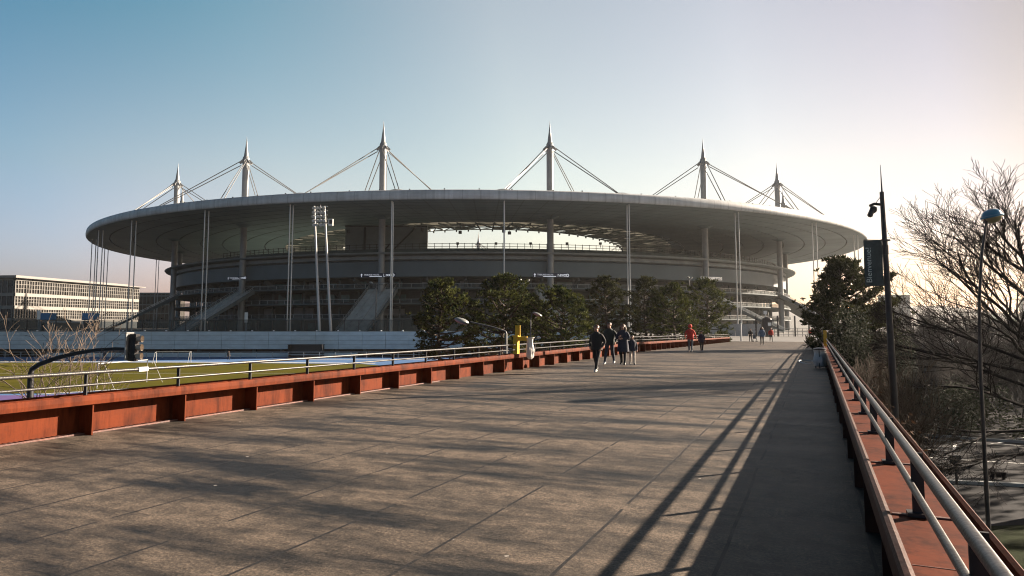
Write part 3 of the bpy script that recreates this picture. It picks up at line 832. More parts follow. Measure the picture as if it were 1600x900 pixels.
stand_sign(370, 434.5, 'J', 7.4, False, 'navy sign with letter J at far left of the stadium front')
stand_sign(590, 430, 'L', 10.2, False, 'navy sign with letter L above the double headed lamp')
stand_sign(862, 430, 'N', 10.4, False, 'navy sign with letter N above the rounded pine')
stand_sign(1112, 435, 'P', 7.8, True, 'white sign with grey lettering above the sunlit stadium stairs')
# ================================================================ VEGETATION
def pine_meshes(seed, h, w, crown0, full=1.0):
    """trunk with limbs, and a crown of needle tufts carried on layered limbs"""
    r = random.Random(seed)
    tk = MB(); cr = MB()
    lean = Vector((r.uniform(-.03, .03), r.uniform(-.03, .03), 0))
    def axis(z): return lean * z + Vector((0.12 * math.sin(z * .7 + seed), 0.12 * math.cos(z * .6), z))
    tk.tube([axis(h * i / 10) for i in range(11)], [0.022 * h * (1 - i / 10.6) + 0.02 for i in range(11)], 9)
    nl = int(64 * full)
    def tuft(c, size, up):
        for k in range(13):
            d = Vector((r.gauss(0, 1), r.gauss(0, 1), r.gauss(0.35, .8)))
            d = (d.normalized() + up * 0.55).normalized()
            L = size * r.uniform(.6, 1.15)
            s = d.orthogonal().normalized()
            s = (Matrix.Rotation(r.uniform(0, 6.28), 3, d) @ s) * (0.028 + 0.022 * r.random())
            a = c + d * 0.03
            cr.add([a - s * .6, a + s * .6, c + d * L * .6 + s, c + d * L, c + d * L * .6 - s], [(0, 1, 2, 3, 4)])
    for i in range(nl):
        f = (i + r.random() * .8) / nl
        z = crown0 + (h * 0.985 - crown0) * f
        # rounded, uneven profile: broad below the middle, bluntly domed on top
        prof = math.sin(PI * min(1, 0.22 + 0.80 * f)) ** 0.75 * (0.80 + 0.4 * r.random())
        L = w * prof * (1 + 0.22 * math.sin(seed * 1.7 + i * 2.4))
        if r.random() < 0.12: L *= 1.2
        az = i * 2.39996 + r.uniform(-.4, .4)
        el = -0.08 + 0.75 * f ** 1.5 + r.uniform(-.12, .16)
        dh = Vector((math.cos(az), math.sin(az), 0))
        pts = []
        for q in range(6):
            s = q / 5
            pts.append(axis(z) + dh * L * s * math.cos(el) + Vector((0, 0, L * s * math.sin(el) + 0.18 * L * s * s - .05 * L * math.sin(PI * s))))
        tk.tube(pts, [0.05 * (1 - q / 6) * (0.6 + L / w) + 0.008 for q in range(6)], 5, cap=False)
        nt = int((5 + 13 * L / max(w, .1)) * full)
        for k in range(nt):
            s = 0.32 + 0.7 * math.sqrt(r.random())
            q = min(4, int(min(s, .999) * 5)); p = pts[q].lerp(pts[q + 1], min(1.0, s * 5 - q))
            side = Vector((-dh.y, dh.x, 0)) * r.gauss(0, .27) * L * (1.15 - .45 * s)
            c = p + side + Vector((0, 0, r.uniform(-.05, .28)))
            tuft(c, r.uniform(.26, .42) * (0.8 + h / 40), Vector((0, 0, 1)))
    for k in range(26): tuft(axis(h) + Vector((r.gauss(0, .5), r.gauss(0, .5), r.uniform(-.9, .15))), .38, Vector((0, 0, 1)))
    return tk, cr

def pine(px, ytop, Y, wpx, seed, label, matn='pine', crown0=None, z0=GZ, full=1.0, group='pines beside the footbridge'):
    top = P(px, ytop, Y); h = top.z - z0; w = wpx / 2 / FPX * Y
    t = thing('pine_tree', label, 'tree', (top.x, Y, z0), group=group)
    tk, cr = pine_meshes(seed, h, w, h * .30 if crown0 is None else crown0, full)
    tk.build('trunk', M['bark'], t, smooth=True)
    cr.build('crown', M[matn], t)
    return t
pine(690, 440, 62, 92, 1, 'pine with a visible trunk and flat lower layers, before the pale podium wall', crown0=3.6)
pine(783, 432, 66, 108, 2, 'tall broad pine behind the yellow litter post', crown0=3.0, full=1.15)
pine(880, 452, 62, 112, 3, 'lower rounded pine under the N sign', 'pine', crown0=2.2, full=1.2)
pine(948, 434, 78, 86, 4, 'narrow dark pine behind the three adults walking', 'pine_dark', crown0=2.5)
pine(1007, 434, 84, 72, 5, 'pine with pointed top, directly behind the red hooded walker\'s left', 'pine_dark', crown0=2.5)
pine(1052, 444, 80, 78, 6, 'low pine behind the walker in the red hooded jacket', 'pine', crown0=2.2)
pine(1104, 437, 90, 92, 7, 'last pine of the row, touching the sunlit stadium stairs', 'pine', crown0=2.4, full=1.1)
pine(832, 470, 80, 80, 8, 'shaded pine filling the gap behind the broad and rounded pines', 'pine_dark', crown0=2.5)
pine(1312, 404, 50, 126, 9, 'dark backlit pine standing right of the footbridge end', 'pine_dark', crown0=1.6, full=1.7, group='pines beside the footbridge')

LIMIT = None            # keeps crowns clear of the walkway, as a pruned tree is
def branch(mb, r, p, d, L, rad, depth, maxd, up, spread, ns=5, nch=(3, 5), sides=(6, 5, 4, 3, 3), thin=0.006):
    pts = [p]; q = p.copy(); dd = d.normalized()
    for i in range(ns):
        dd = (dd + Vector((r.gauss(0, .10), r.gauss(0, .10), r.gauss(0, .10))) + Vector((0, 0, up * (0.5 + depth * .35)))).normalized()
        q = q + dd * (L / ns)
        if LIMIT and i > 0 and not LIMIT(q): break
        pts.append(q.copy())
    ns = len(pts) - 1
    rads = [max(thin, rad * (1 - 0.62 * i / ns)) for i in range(ns + 1)]
    mb.tube(pts, rads, sides[min(depth, len(sides) - 1)], cap=False)
    if depth >= maxd: return
    n = r.randint(*nch)
    for i in range(n):
        s = 0.22 + 0.78 * (i + r.random() * .9) / n
        k = min(ns - 1, int(s * ns)); b = pts[k].lerp(pts[k + 1], min(1, s * ns - k))
        ax = (pts[k + 1] - pts[k]).normalized()
        o = Matrix.Rotation(r.uniform(0, 2 * PI), 3, ax) @ ax.orthogonal().normalized()
        nd = (ax + o * spread * r.uniform(.6, 1.3)).normalized()
        branch(mb, r, b, nd, L * r.uniform(.42, .68) * (1.1 - .35 * s), rads[k] * .58, depth + 1, maxd, up, spread, max(3, ns - 1), nch, sides, thin)

# the big bare tree on the right
def _lim(q):
    x, y = 18.9 + 1.28 * q.x, 24.5 + 1.15 * q.y
    return x > 13.7 - max(0, q.z - 6) * .1 and x * math.cos(BR) - y * math.sin(BR) > 2.0
LIMIT = _lim
t = thing('bare_tree', 'large bare tree with long arching branches at the right edge', 'tree', (18.9, 24.5, GZ)); t.scale = (1.28, 1.15, 1.0)
r = random.Random(21)
mb = MB(); tr = [Vector((0, 0, 0)), Vector((.05, 0, 1.6)), Vector((-.05, .1, 3.2)), Vector((.1, 0, 4.8)), Vector((-.1, 0.1, 6.6)), Vector((.1, .1, 8.4)), Vector((.15, 0, 10.2))]
mb.tube(tr, [.27, .22, .19, .16, .12, .07, .025], 12); mb.build('trunk', M['bark_dark'], t, smooth=True)
mb = MB()
specs = [(178, 2.9, 4.6, 12), (196, 3.6, 4.9, 22), (165, 4.2, 4.7, 26), (205, 4.9, 4.6, 34), (180, 5.2, 4.6, 30), (150, 5.8, 4.0, 42), (190, 6.2, 4.3, 44), (215, 6.9, 3.6, 50), (170, 7.4, 3.4, 56), (240, 5.4, 4.2, 30), (270, 4.5, 3.6, 30), (120, 5.0, 4.2, 30), (90, 6.0, 4, 40), (60, 4.8, 4.2, 30), (30, 5.4, 4.2, 32), (0, 6.4, 4.0, 40), (330, 4.4, 4.2, 26), (300, 6.8, 3.4, 48), (185, 2.2, 3.4, -6), (200, 8.2, 2.6, 62), (140, 8.4, 2.6, 60), (10, 8.4, 2.6, 60)]
for az, z, L, el in specs:
    k = min(5, int(z / 1.7)); p = tr[k].lerp(tr[k + 1], min(1, max(0, (z - tr[k].z) / (tr[k + 1].z - tr[k].z))))
    el *= .85; d = Vector((math.cos(R(az)) * math.cos(R(el)), math.sin(R(az)) * math.cos(R(el)), math.sin(R(el))))
    branch(mb, r, p, d, L * r.uniform(.95, 1.15), 0.062, 0, 3, 0.026, 0.54, 8, (6, 8), (7, 5, 4, 3), 0.0052)
mb.build('branches', M['bark_dark'], t)
LIMIT = None

# bare small tree on the left, pale brown twigs, many stems
c = P(118, 560, 27); t = thing('bare_shrub', 'thin bare many stemmed shrub in front of the football goal', 'shrub', (c.x, 27, GZ))
mb = MB(); r = random.Random(5)
for i in range(5):
    az = i * 1.26 + r.uniform(-.3, .3); d = Vector((math.cos(az) * .34, math.sin(az) * .34, 1))
    branch(mb, r, Vector((math.cos(az) * .15, math.sin(az) * .15, 0)), d, r.uniform(4.6, 5.6), 0.05, 0, 3, 0.0, 0.75, 7, (4, 5), (6, 4, 3, 3), 0.0075)
mb.build('stems', M['twig_pale'], t)

# bare trees behind the right railing: three kinds, copied
def small_bare(seed, h, nst, matn, name, label, lean=0.35):
    t = thing(name, label, 'tree')
    r = random.Random(seed); mb = MB()
    for i in range(nst):
        az = r.uniform(0, 2 * PI); d = Vector((math.cos(az) * lean, math.sin(az) * lean, 1))
        branch(mb, r, Vector((math.cos(az) * .12, math.sin(az) * .12, 0)), d, h * r.uniform(.6, .8), 0.055, 0, 3, 0.02, 0.62, 6, (5, 7), (6, 4, 3, 3), 0.009)
    mb.build('branches', M[matn], t)
    return t
kinds = [small_bare(31, 6.6, 5, 'twig_grey', 'bare_tree', ''), small_bare(32, 7.6, 4, 'twig_grey', 'bare_tree', '', .28), small_bare(33, 5.2, 9, 'twig_pale', 'bare_shrub', '', .22)]
spots = [(2, 1328, 30, 1.0, 'pale twiggy shrub just beyond the bin on the right parapet'), (2, 1352, 22, 0.95, 'pale tangled shrub behind the right railing near the bin'), (0, 1404, 42, 1.0, 'bare tree hiding the foot of the banner'),
         (1, 1405, 38, 1.0, 'bare tree just right of the camera pole'), (0, 1442, 46, 1.05, 'bare tree behind the big dark bush'), (1, 1478, 56, 1.2, 'slim bare tree between the camera pole and the blue topped lamp'),
         (0, 1510, 50, 1.1, 'bare tree left of the blue topped lamp post'), (1, 1560, 60, 1.2, 'bare tree right of the blue topped lamp post'), (0, 1590, 48, 1.1, 'bare tree behind the large arching tree'),
         (2, 1385, 27, .9, 'pale shrub at the foot of the camera pole'), (1, 1425, 70, 1.3, 'far bare tree before the pale distant block'), (1, 1535, 80, 1.4, 'far hazy bare tree by the car park edge')]
used = set()
for k, px, Y, s, lab in spots:
    o = kinds[k] if k not in used else copy_tree(kinds[k])
    used.add(k)
    c = P(px, 560, Y); s *= .64 if k == 0 else .58 if k == 1 else 1.12
    if k == 2: c = BW(2.3 if Y > 28 else 2.7, Y + 5)
    o.location = (c.x, c.y, GZ); o.scale = (s * .55, s * .55, s * .92) if k == 2 else (s, s, s); o.rotation_euler = (0, 0, px * 1.37)
    tag(o, lab, 'shrub' if k == 2 else 'tree', 'bare trees and shrubs beyond the right railing')

# far thicket: one mass
mb = MB(); r = random.Random(77)
for i in range(620):
    Y = 58 + 140 * r.random() ** 1.5; px = r.uniform(1385, 1780); p = Vector(((px - 800) / FPX * Y, Y, GZ)); h = r.uniform(4.5, 7.5) * (1 + Y / 400)
    if px < 1400 and Y < 80: continue
    mb.tube([p, p + Vector((r.gauss(0, .2), 0, h * .5)), p + Vector((r.gauss(0, .5), 0, h))], [.10, .06, .015], 4, cap=False)
    for k in range(20):
        z = h * r.uniform(.12, .95); a = r.uniform(0, 2 * PI); L = r.uniform(.8, 2.2)
        q = p + Vector((0, 0, z)); d = Vector((math.cos(a), math.sin(a), r.uniform(.4, 1.3))).normalized()
        mb.tube([q, q + d * L * .5, q + d * L + Vector((0, 0, .15))], [.035, .022, .008], 3, cap=False)
o = mb.build('thicket', M['twig_grey']); o['kind'] = 'stuff'

# dense dark bush by the car park
def bush(name, c, rx, ry, h, seed, matn, label, n=5200, leaf=0.10):
    t = thing(name, label, 'bush', c)
    r = random.Random(seed); mb = MB()
    cl = [Vector((r.gauss(0, .42) * rx, r.gauss(0, .42) * ry, h * r.uniform(.2, .78))) for _ in range(26)]
    for i in range(n):
        q = r.choice(cl); d = Vector((r.gauss(0, 1), r.gauss(0, 1), r.gauss(0, 1))).normalized()
        p = q + Vector((d.x * rx * .33, d.y * ry * .33, d.z * h * .28)) * r.uniform(.6, 1.05)
        if p.z < 0.05: p.z = r.uniform(.05, .4)
        a = Vector((r.gauss(0, 1), r.gauss(0, 1), r.gauss(0, 1))).normalized(); b = a.orthogonal().normalized()
        L = leaf * r.uniform(.7, 1.5)
        mb.add([p, p + a * L + b * L * .45, p + a * L * 2, p + a * L - b * L * .45], [(0, 1, 2, 3)])
    mb.build('foliage', M[matn], t)
    sm = MB()
    for i in range(9):
        q = cl[i]; sm.tube([Vector((q.x * .2, q.y * .2, 0)), q * .5 + Vector((0, 0, .1)), q], [.05, .035, .015], 5, cap=False)
    sm.build('stems', M['bark_dark'], t)
    return t
c = G(1487, 678, GZ); bush('dark_bush', c, 2.9, 2.4, 3.1, 3, 'shrub', 'wide dark evergreen bush at the edge of the car park', 7000)
c = P(1338, 560, 19); bush('dry_leaf_shrub', (c.x + .4, 19, GZ), 1.2, 1.6, 5.0, 8, 'dryleaf', 'shrub with brown withered leaves behind the right railing', 2600, .06)
c = P(1392, 560, 46); bush('dark_bush', (c.x, 46, GZ), 2.8, 2.6, 6.2, 9, 'shrub', 'tall dark bush below the banner', 8000, .11)
c = P(1338, 560, 44); bush('dark_bush', (c.x, 44, GZ), 2.5, 2.6, 8.2, 10, 'shrub', 'tall dark evergreen bush filling the gap between pine and banner', 10000, .10)

# ================================================================ STREET FURNITURE
# camera pole with banner
b0, t0 = P(1398, 640, 22), P(1378, 300, 22)
dirv = (t0 - b0).normalized(); foot = b0 + dirv * ((GZ - b0.z) / dirv.z)
t = thing('camera_pole', 'tall dark pole with two surveillance cameras and a lightning spike', 'pole', foot)
L = (t0 - foot).length
mb = MB(); mb.tube([dirv * 0, dirv * L * .5, dirv * L], [.125, .105, .07], 14); mb.tube([dirv * (L - 2.05), dirv * (L - 1.75)], .10, 12); mb.build('pole', M['pole_dark'], t, smooth=True)
mb = MB(); mb.tube([dirv * L, dirv * (L + .9)], [.028, .006], 8); mb.build('spike', M['pole_dark'], t)
mb = MB(); h = dirv * (L - .42)
mb.tube([h, h + Vector((-.30, -.05, 0.02)), h + Vector((-.46, -.08, -.05))], .045, 8); mb.tube([dirv * (L - .08), h + Vector((-.26, -.04, .02))], .010, 6); mb.build('bracket', M['pole_dark'], t, smooth=True)
mb = MB(); c = h + Vector((-.34, -.06, -.16)); mb.lathe([(.04, .1), (.10, .06), (.11, -.02), (.085, -.09), (.03, -.13)], c, 14); mb.build('dome_camera', M['black'], t, smooth=True)
mb = MB(); c2 = h + Vector((-.40, -.10, -.18)); mb.tube([c2, c2 + Vector((-.10, -.03, -.20))], [.075, .085], 12); mb.tube([c2 + Vector((-.10, -.03, -.20)), c2 + Vector((-.115, -.035, -.225))], [.06, .06], 12); mb.build('box_camera', M['pole_dark'], t)
BT = P(1363, 376, 22.0); BB = P(1367, 446, 22.0)
mb = MB(); hh = dirv * ((BT.z + .01 - foot.z) / dirv.z); mb.bar(hh, BT - foot + Vector((-.28, 0, .02)), .03); mb.box(hh, (.28, .16, .05)); 
hb = dirv * ((BB.z - foot.z) / dirv.z); mb.bar(hb, BB - foot + Vector((-.28, 0, -.01)), .03); mb.build('banner_arm', M['pole_dark'], t)
t = thing('banner', 'dark hanging banner reading Bienvenue on the camera pole', 'banner', BB, 0)
H = BT.z - BB.z; wd = .60; sh = (BT.x - BB.x)
mb = MB(); vs = []
for j in range(13):
    for i in range(7):
        u, v = i / 6, j / 12
        vs.append((-wd / 2 + wd * u + sh * v, 0.02 * math.sin(u * 7 + v * 5), H * v))
nb = len(vs); vs += [(x, y + .008, z) for x, y, z in vs]
fs = [(j * 7 + i, j * 7 + i + 1, (j + 1) * 7 + i + 1, (j + 1) * 7 + i) for j in range(12) for i in range(6)]
fs += [tuple(nb + q for q in reversed(f)) for f in fs]
mb.add(vs, fs); mb.build('cloth', M['banner'], t, smooth=True)
text_mesh('Bienvenue!', .262, M['banner_text'], 'lettering', t, Matrix.Translation((-.10, -.034, .08)) @ Matrix.Shear('XZ', 4, (0, 0)) @ Matrix.Rotation(PI / 2, 4, 'X') @ Matrix.Rotation(PI / 2, 4, 'Z'))

# blue topped lamp
pts = [P(1546, 855, 20.8), P(1538, 700, 20.8), P(1532, 580, 20.8), P(1530, 470, 20.8), P(1534, 400, 20.8), P(1541, 348, 20.8)]
foot = Vector((pts[0].x, 20.8, GZ))
t = thing('street_lamp', 'slender dark lamp post with a blue domed head on the lawn', 'street lamp', foot)
mb = MB(); mb.tube([Vector((0, 0, 0))] + [p - foot for p in pts[1:]], [.065, .058, .052, .046, .04, .033], 12); mb.lathe([(.15, 0), (.15, .25), (.09, .35)], n=14); mb.build('pole', M['pole_dark'], t, smooth=True)
hd = P(1550, 338, 20.8) - foot
tilt = Matrix.Rotation(R(-12), 3, 'Y')
def lathe_m(mb, prof, c, Mx, n=24):
    k = len(mb.v); mb.lathe(prof, n=n)
    mb.v[k:] = [tuple(Mx @ Vector(p) + Vector(c)) for p in mb.v[k:]]
mb = MB(); lathe_m(mb, [(.31, -.03), (.315, .02), (.27, .03), (.255, .10), (.20, .17), (.11, .215), (.02, .225)], hd, tilt); mb.build('dome', M['lamp_blue'], t, smooth=True)
mb = MB(); lathe_m(mb, [(.26, -.035), (.25, -.09), (.18, -.17), (.08, -.21), (.03, -.22)], hd, tilt); mb.build('diffuser', M['diffuser'], t, smooth=True)
mb = MB(); mb.tube([P(1541, 348, 20.8) - foot, P(1540, 340, 20.8) - foot, hd + Vector((-.2, 0, -.02))], [.05, .06, .04], 10); mb.build('head_bracket', M['pole_dark'], t)

# street lamps left of the bridge
def arm_lamp(Y, foot_px, pts, head, hs, label, z0=GZ, dbl=None, rad=.05):
    base = P(*foot_px, Y); foot = Vector((base.x, Y, z0))
    t = thing('street_lamp', label, 'street lamp', foot)
    mb = MB(); pp = [P(x, y, Y) - foot for x, y in pts]
    mb.tube([Vector((pp[0].x, 0, 0)), pp[0]] + pp[1:], [rad * 1.5, rad * 1.1] + [rad * .8] * (len(pp) - 1), 10); mb.build('pole', M['lamp_pole'], t, smooth=True)
    for (hx, hy, dx, dy) in head:
        a, b = P(hx, hy, Y) - foot, P(hx + dx, hy + dy, Y) - foot
        mb = MB(); d = b - a
        m3 = d.to_track_quat('X', 'Z').to_matrix()
        mb.ellipsoid((a + b) / 2, (d.length / 2, hs * .9, hs * .45), 14, 8, M=m3); mb.build('lamp_head', M['lamp_grey'], t, smooth=True)
        if dbl: 
            mb = MB(); mb.tube([pp[-1], a], rad * .7, 8); mb.build('arm', M['lamp_pole'], t)
arm_lamp(36, (791, 560), [(791, 521), (790, 517.5), (770, 511), (735, 503)], [(710, 498, 23, 7)], .33, 'curved arm street lamp with a rounded head before the broad pine')
arm_lamp(58, (829, 560), [(829, 503), (829, 500)], [(832, 488, 15, 6)], .3, 'small street lamp with tilted flat head behind the yellow post', dbl=True)
arm_lamp(158, (588, 517), [(588, 447)], [(577, 440.5, 6, 2), (594, 444, 8, -1.5)], .55, 'double headed lamp on the forecourt under the L sign', z0=PZ, dbl=True, rad=.10)
arm_lamp(158, (818, 517), [(818, 443)], [(810, 435, 5, 3), (822, 440, 6, -3)], .55, 'double headed lamp poking out between two pines', z0=PZ, dbl=True, rad=.10)
arm_lamp(158, (1077, 517), [(1077, 438)], [(1073, 432, 5, 3), (1076, 437, 6, -4)], .5, 'double headed lamp above the last pines near the white sign', z0=PZ, dbl=True, rad=.10)

# traffic light on its curved arm
Y = 25
foot = Vector((P(47, 600, Y).x, Y, GZ))
t = thing('traffic_light', 'black traffic light seen from behind on a long curved arm', 'traffic light', foot)
mb = MB(); pp = [P(x, y, Y) - foot for x, y in ((47, 640), (48, 585), (50, 577), (62, 569), (90, 559), (120, 552), (150, 547), (180, 545), (203, 545.5))]
mb.tube([Vector((0, 0, 0))] + pp, [.12, .11, .10, .09, .085, .08, .075, .068, .06, .055], 12); mb.build('arm', M['black'], t, smooth=True)
c = P(209, 543, Y) - foot
mb = MB(); mb.box(c, (.24, .26, .98), M=Matrix.Rotation(R(2), 3, 'Y')); mb.build('housing', M['black'], t)
mb = MB(); mb.box(c + Vector((-.17, .0, .05)), (.05, .5, 1.0)); mb.build('backing_edge', M['galv'], t)
for k in range(3):
    z = .31 - k * .31
    mb = MB(); mb.tube([c + Vector((.12, 0, z)), c + Vector((.30, 0, z + .0))], [.105, .125], 12, cap=False)
    mb.tube([c + Vector((.121, 0, z)), c + Vector((.13, 0, z))], [.10, .10], 12); mb.build('visor', M['visor'], t, smooth=True)
mb = MB(); mb.ellipsoid(c + Vector((-.22, 0, .02)), (.06, .09, .11), 10, 6); mb.build('side_lamp', M['visor'], t, smooth=True)

# yellow litter post on the left parapet
yl = BW(-10.36, 23.75, 0.61)
sc = (yl.y / 26.0)
t = thing('litter_post', 'yellow litter bag holder with a tall sign plate on the left parapet', 'litter bin', (yl.x, yl.y, 0.573), -BR)
mb = MB(); mb.box((0, 0, .34), (.17, .20, .68)); mb.box((0.0, 0, .70), (.24, .26, .05)); mb.box((-.0, 0, .015), (.26, .26, .03)); mb.build('post_box', M['yellow'], t)
mb = MB(); mb.box((.06, 0.02, .70), (.05, .05, .2)); mb.box((.06, 0, .90), (.20, .03, .40)); mb.build('sign_plate', M['yellow'], t)
mb = MB(); mb.box((.26, 0, .60), (.38, .12, .15)); mb.build('arm', M['yellow'], t)
mb = MB(); mb.tube([(.56 + .16 * math.cos(a * PI / 8), .16 * math.sin(a * PI / 8), .64) for a in range(17)], .015, 6); mb.build('ring', M['galv'], t)
def bag(loc, rz, h, rr, label, matn='bag'):
    r = random.Random(int(loc[0] * 100)); mb = MB(); n = 22; prof = []
    for j in range(12):
        f = j / 11
        prof.append((rr * (1.0 - .22 * math.sin(PI * min(1, f * 1.6)) + .28 * math.sin(PI * f) ** 2) if f < .97 else rr * .45, -h * f))
    vs = []
    for rad, z in prof:
        for k in range(n):
            a = 2 * PI * k / n; q = rad * (1 + .10 * math.sin(a * 5 + z * 6) + .06 * math.sin(a * 9 - z * 11))
            vs.append((q * math.cos(a), q * math.sin(a), z))
    fs = [(j * n + k, (j + 1) * n + k, (j + 1) * n + (k + 1) % n, j * n + (k + 1) % n) for j in range(11) for k in range(n)]
    fs.append(tuple(11 * n + k for k in range(n)))
    mb.add(vs, fs); o = mb.build('rubbish_bag', M[matn], smooth=True, loc=loc); o.rotation_euler = (0, 0, rz)
    return tag(o, label, 'rubbish bag')
q = Vector((yl.x, yl.y, 0)) + Vector((.56 * math.cos(BR), -.56 * math.sin(BR), 0))
bag((q.x, q.y, 0.573 + .64), 0, .80, .125, 'white rubbish bag hanging from the yellow holder', 'bag')

# bin and yellow post on the right
q = BW(0.10, 29.5)
t = thing('litter_bin', 'grey metal litter bag stand with ring lid by the right parapet', 'litter bin', (q.x, q.y, 0), -BR)
mb = MB(); mb.tube([(.23 * math.cos(a * PI / 12), .23 * math.sin(a * PI / 12), .74) for a in range(25)], .02, 8); mb.lathe([(.23, .73), (.235, .76), (.12, .80), (.02, .81)], n=20); mb.build('lid_ring', M['rail'], t, smooth=True)
mb = MB()
for a in (0.4, 2.5, 4.6): mb.bar((.22 * math.cos(a), .22 * math.sin(a), .74), (.20 * math.cos(a), .20 * math.sin(a), 0), .03)
mb.build('legs', M['black'], t)
bag((q.x, q.y, .725), 0, .68, .21, 'half filled greyish rubbish bag in the stand by the right parapet', 'bag')
q = BW(.42, 40.0)
t = thing('marker_post', 'yellow marker post at the right parapet beyond the bin', 'post', (q.x, q.y, .565), -BR)
mb = MB(); mb.box((0, 0, .42), (.16, .08, .84)); mb.lathe([(.11, 0), (.11, .04)], n=12); mb.build('plate', M['yellow'], t)
mb = MB(); vs = []
for k in range(48):
    a = 2 * PI * k / 48; vs += [(.62 * math.cos(a), .62 * math.sin(a), 0), (.54 * math.cos(a), .54 * math.sin(a), 0)]
mb.add(vs, [(2 * k, (2 * k + 2) % 96, (2 * k + 3) % 96, 2 * k + 1) for k in range(48)])
mb = MB(); mb.tube([(.42 * math.cos(a * PI / 18), .42 * math.sin(a * PI / 18), 0) for a in range(37)], .022, 6)
o = mb.build('bag_hoop', M['white_steel'], smooth=True); o.location = P(1264, 566, 30.5); o.rotation_euler = (R(9), R(2), 0); tag(o, 'white metal hoop lying tilted on the shaded deck beside the right bin', 'hoop')
# bollards / end post
for px, yb, yt, Y, lab in ((1158, 528, 505, 96, 'white end post where the left parapet stops'), (1277, 528, 504, 100, 'white end post where the right parapet stops')):
    b = P(px, yb, Y); z0 = PZ; top = P(px, yt, Y).z
    o = MB(); o.lathe([(.12, 0), (.11, top - z0 - .05), (.05, top - z0)], n=12); oo = o.build('end_post', M['white_steel'], loc=(b.x, Y, z0)); tag(oo, lab, 'post', 'white posts at the far end of the footbridge')

# low sign box post and wheel stops by the car park
c = G(1495, 757, GZ); t = thing('meter_post', 'small dark box on a short post at the car park edge', 'post', (c.x, c.y, GZ))
mb = MB(); mb.box((0, 0, .42), (.07, .07, .84)); mb.build('post', M['black'], t)
mb = MB(); mb.box((0, 0, 1.0), (.36, .22, .42)); mb.build('box', M['black'], t)
for x0, x1, y, lab in ((1464, 1488, 741, 'dark timber wheel stop left of the box on a post'), (1546, 1572, 748, 'dark timber wheel stop right of the blue topped lamp pole')):
    a, b = G(x0, y, GZ), G(x1, y + 1.5, GZ); t = MB(); d = b - a
    t.bar(-d / 2 + Vector((0, 0, .2)), d / 2 + Vector((0, 0, .2)), .2, .22); t.bar(-d * .35, -d * .35 + Vector((0, 0, .12)), .1); t.bar(d * .35, d * .35 + Vector((0, 0, .12)), .1)
    o = t.build('wheel_stop', M['bark_dark'], loc=(a + b) / 2); tag(o, lab, 'wheel stop', 'wheel stops in the car park')

# twin pole floodlight
Y = 150
pA = [P(501, 560, Y), P(491, 322, Y)]; pB = [P(519, 560, Y), P(507, 322, Y)]
foot = (pA[0] + pB[0]) / 2; foot.z = GZ
t = thing('floodlight_tower', 'pale twin poled floodlight tower rising beside the sports field', 'floodlight', foot)
for p in (pA, pB):
    d = (p[1] - p[0]).normalized(); b = p[0] + d * ((GZ - p[0].z) / d.z)
    mb = MB(); mb.tube([b - foot, p[0].lerp(p[1], .5) - foot, p[1] - foot], [.34, .28, .2], 14); mb.build('pole', M['tower_white'], t, smooth=True)
    mb = MB(); mb.tube([b - foot, b - foot + d * 4.4], [.40, .39], 14); mb.build('sleeve', mat('teal_sleeve', (.03, .09, .10), .6), t, smooth=True)
fr = MB(); lp = MB(); rnd = random.Random(8)
for j in range(5):
    y = 324 + j * 6.5
    fr.bar(P(490, y, Y - .4) - foot, P(512, y - 1.2, Y - .4) - foot, .12)
    for i in range(4):
        c = P(490.8 + i * 5.4 + rnd.uniform(-.4, .4), y, Y - .8) - foot
        lp.tube([c, c + Vector((rnd.uniform(-.1, .1), -.55, -.30))], [.2, .36], 10)
fr.bar(P(500.5, 320, Y - .4) - foot, P(501.5, 355, Y - .4) - foot, .14)
fr.build('lamp_frame', M['galv'], t); lp.build('lamps', M['galv'], t)
mb = MB(); c = P(517, 347.5, Y - .6) - foot; mb.box(c, (.95, .5, 1.5)); mb.build('cabinet', M['box_white'], t)
mb = MB(); mb.box(c + Vector((0, -.26, .12)), (.62, .03, .95)); mb.bar(c, P(508.5, 347.5, Y) - foot, .15); mb.build('cabinet_screen', M['black'], t)

# goals, field railing
def goal(xa, ya, xb, yb, h, dep, label):
    a, b = G(xa, ya, GZ), G(xb, yb, GZ); t = thing('football_goal', label, 'goal', (a.x, a.y, GZ), group='football goals on the sports field')
    d = b - a; d.z = 0; bk = Vector((-d.y, d.x, 0)).normalized() * dep; H = Vector((0, 0, h))
    mb = MB(); mb.tube([Vector((0, 0, 0)), H, H + d, d], .06, 8); mb.build('frame', M['tower_white'], t)
    mb = MB()
    for q in (Vector((0, 0, 0)), d): mb.tube([q + H, q + H * .95 + bk * .4, q + bk], .03, 6)
    mb.build('stay', M['tower_white'], t)
goal(151, 607, 229, 597, 2.6, -2.0, 'large white football goal behind the thin bare shrub')
goal(244, 567, 298, 566.5, 1.95, -2.0, 'small white football goal beside the traffic light')
t = thing('field_railing', 'pale low railing along the far edge of the blue track', 'railing', (0, 140, GZ))
mb = MB(); mb.box((0, 0, .62), (.09, .09, 1.25)); repeat(mb, 'post', M['galv'], t, [(-132 + i * 3.2, 0, 0) for i in range(44)]); mb = MB(); mb.bar((-132, 0, 1.22), (6, 0, 1.22), .09); mb.build('top_rail', M['galv'], t); mb = MB(); mb.bar((-132, 0, .7), (6, 0, .7), .05); mb.build('lower_rail', M['galv'], t)
t = thing('terrace', 'low pale stepped terrace under the podium wall', 'terrace', (-86, 144, GZ))
for k in range(3):
    mb = MB(); mb.box((20, 1 + k * .9, .15 + k * .12), (66, .9, .3 + k * .24)); mb.build('step', M['podium'], t)
t = thing('team_shelter', 'dark shelter box under the podium wall by the floodlight tower', 'shelter', (P(478, 560, 143).x, 143, GZ))
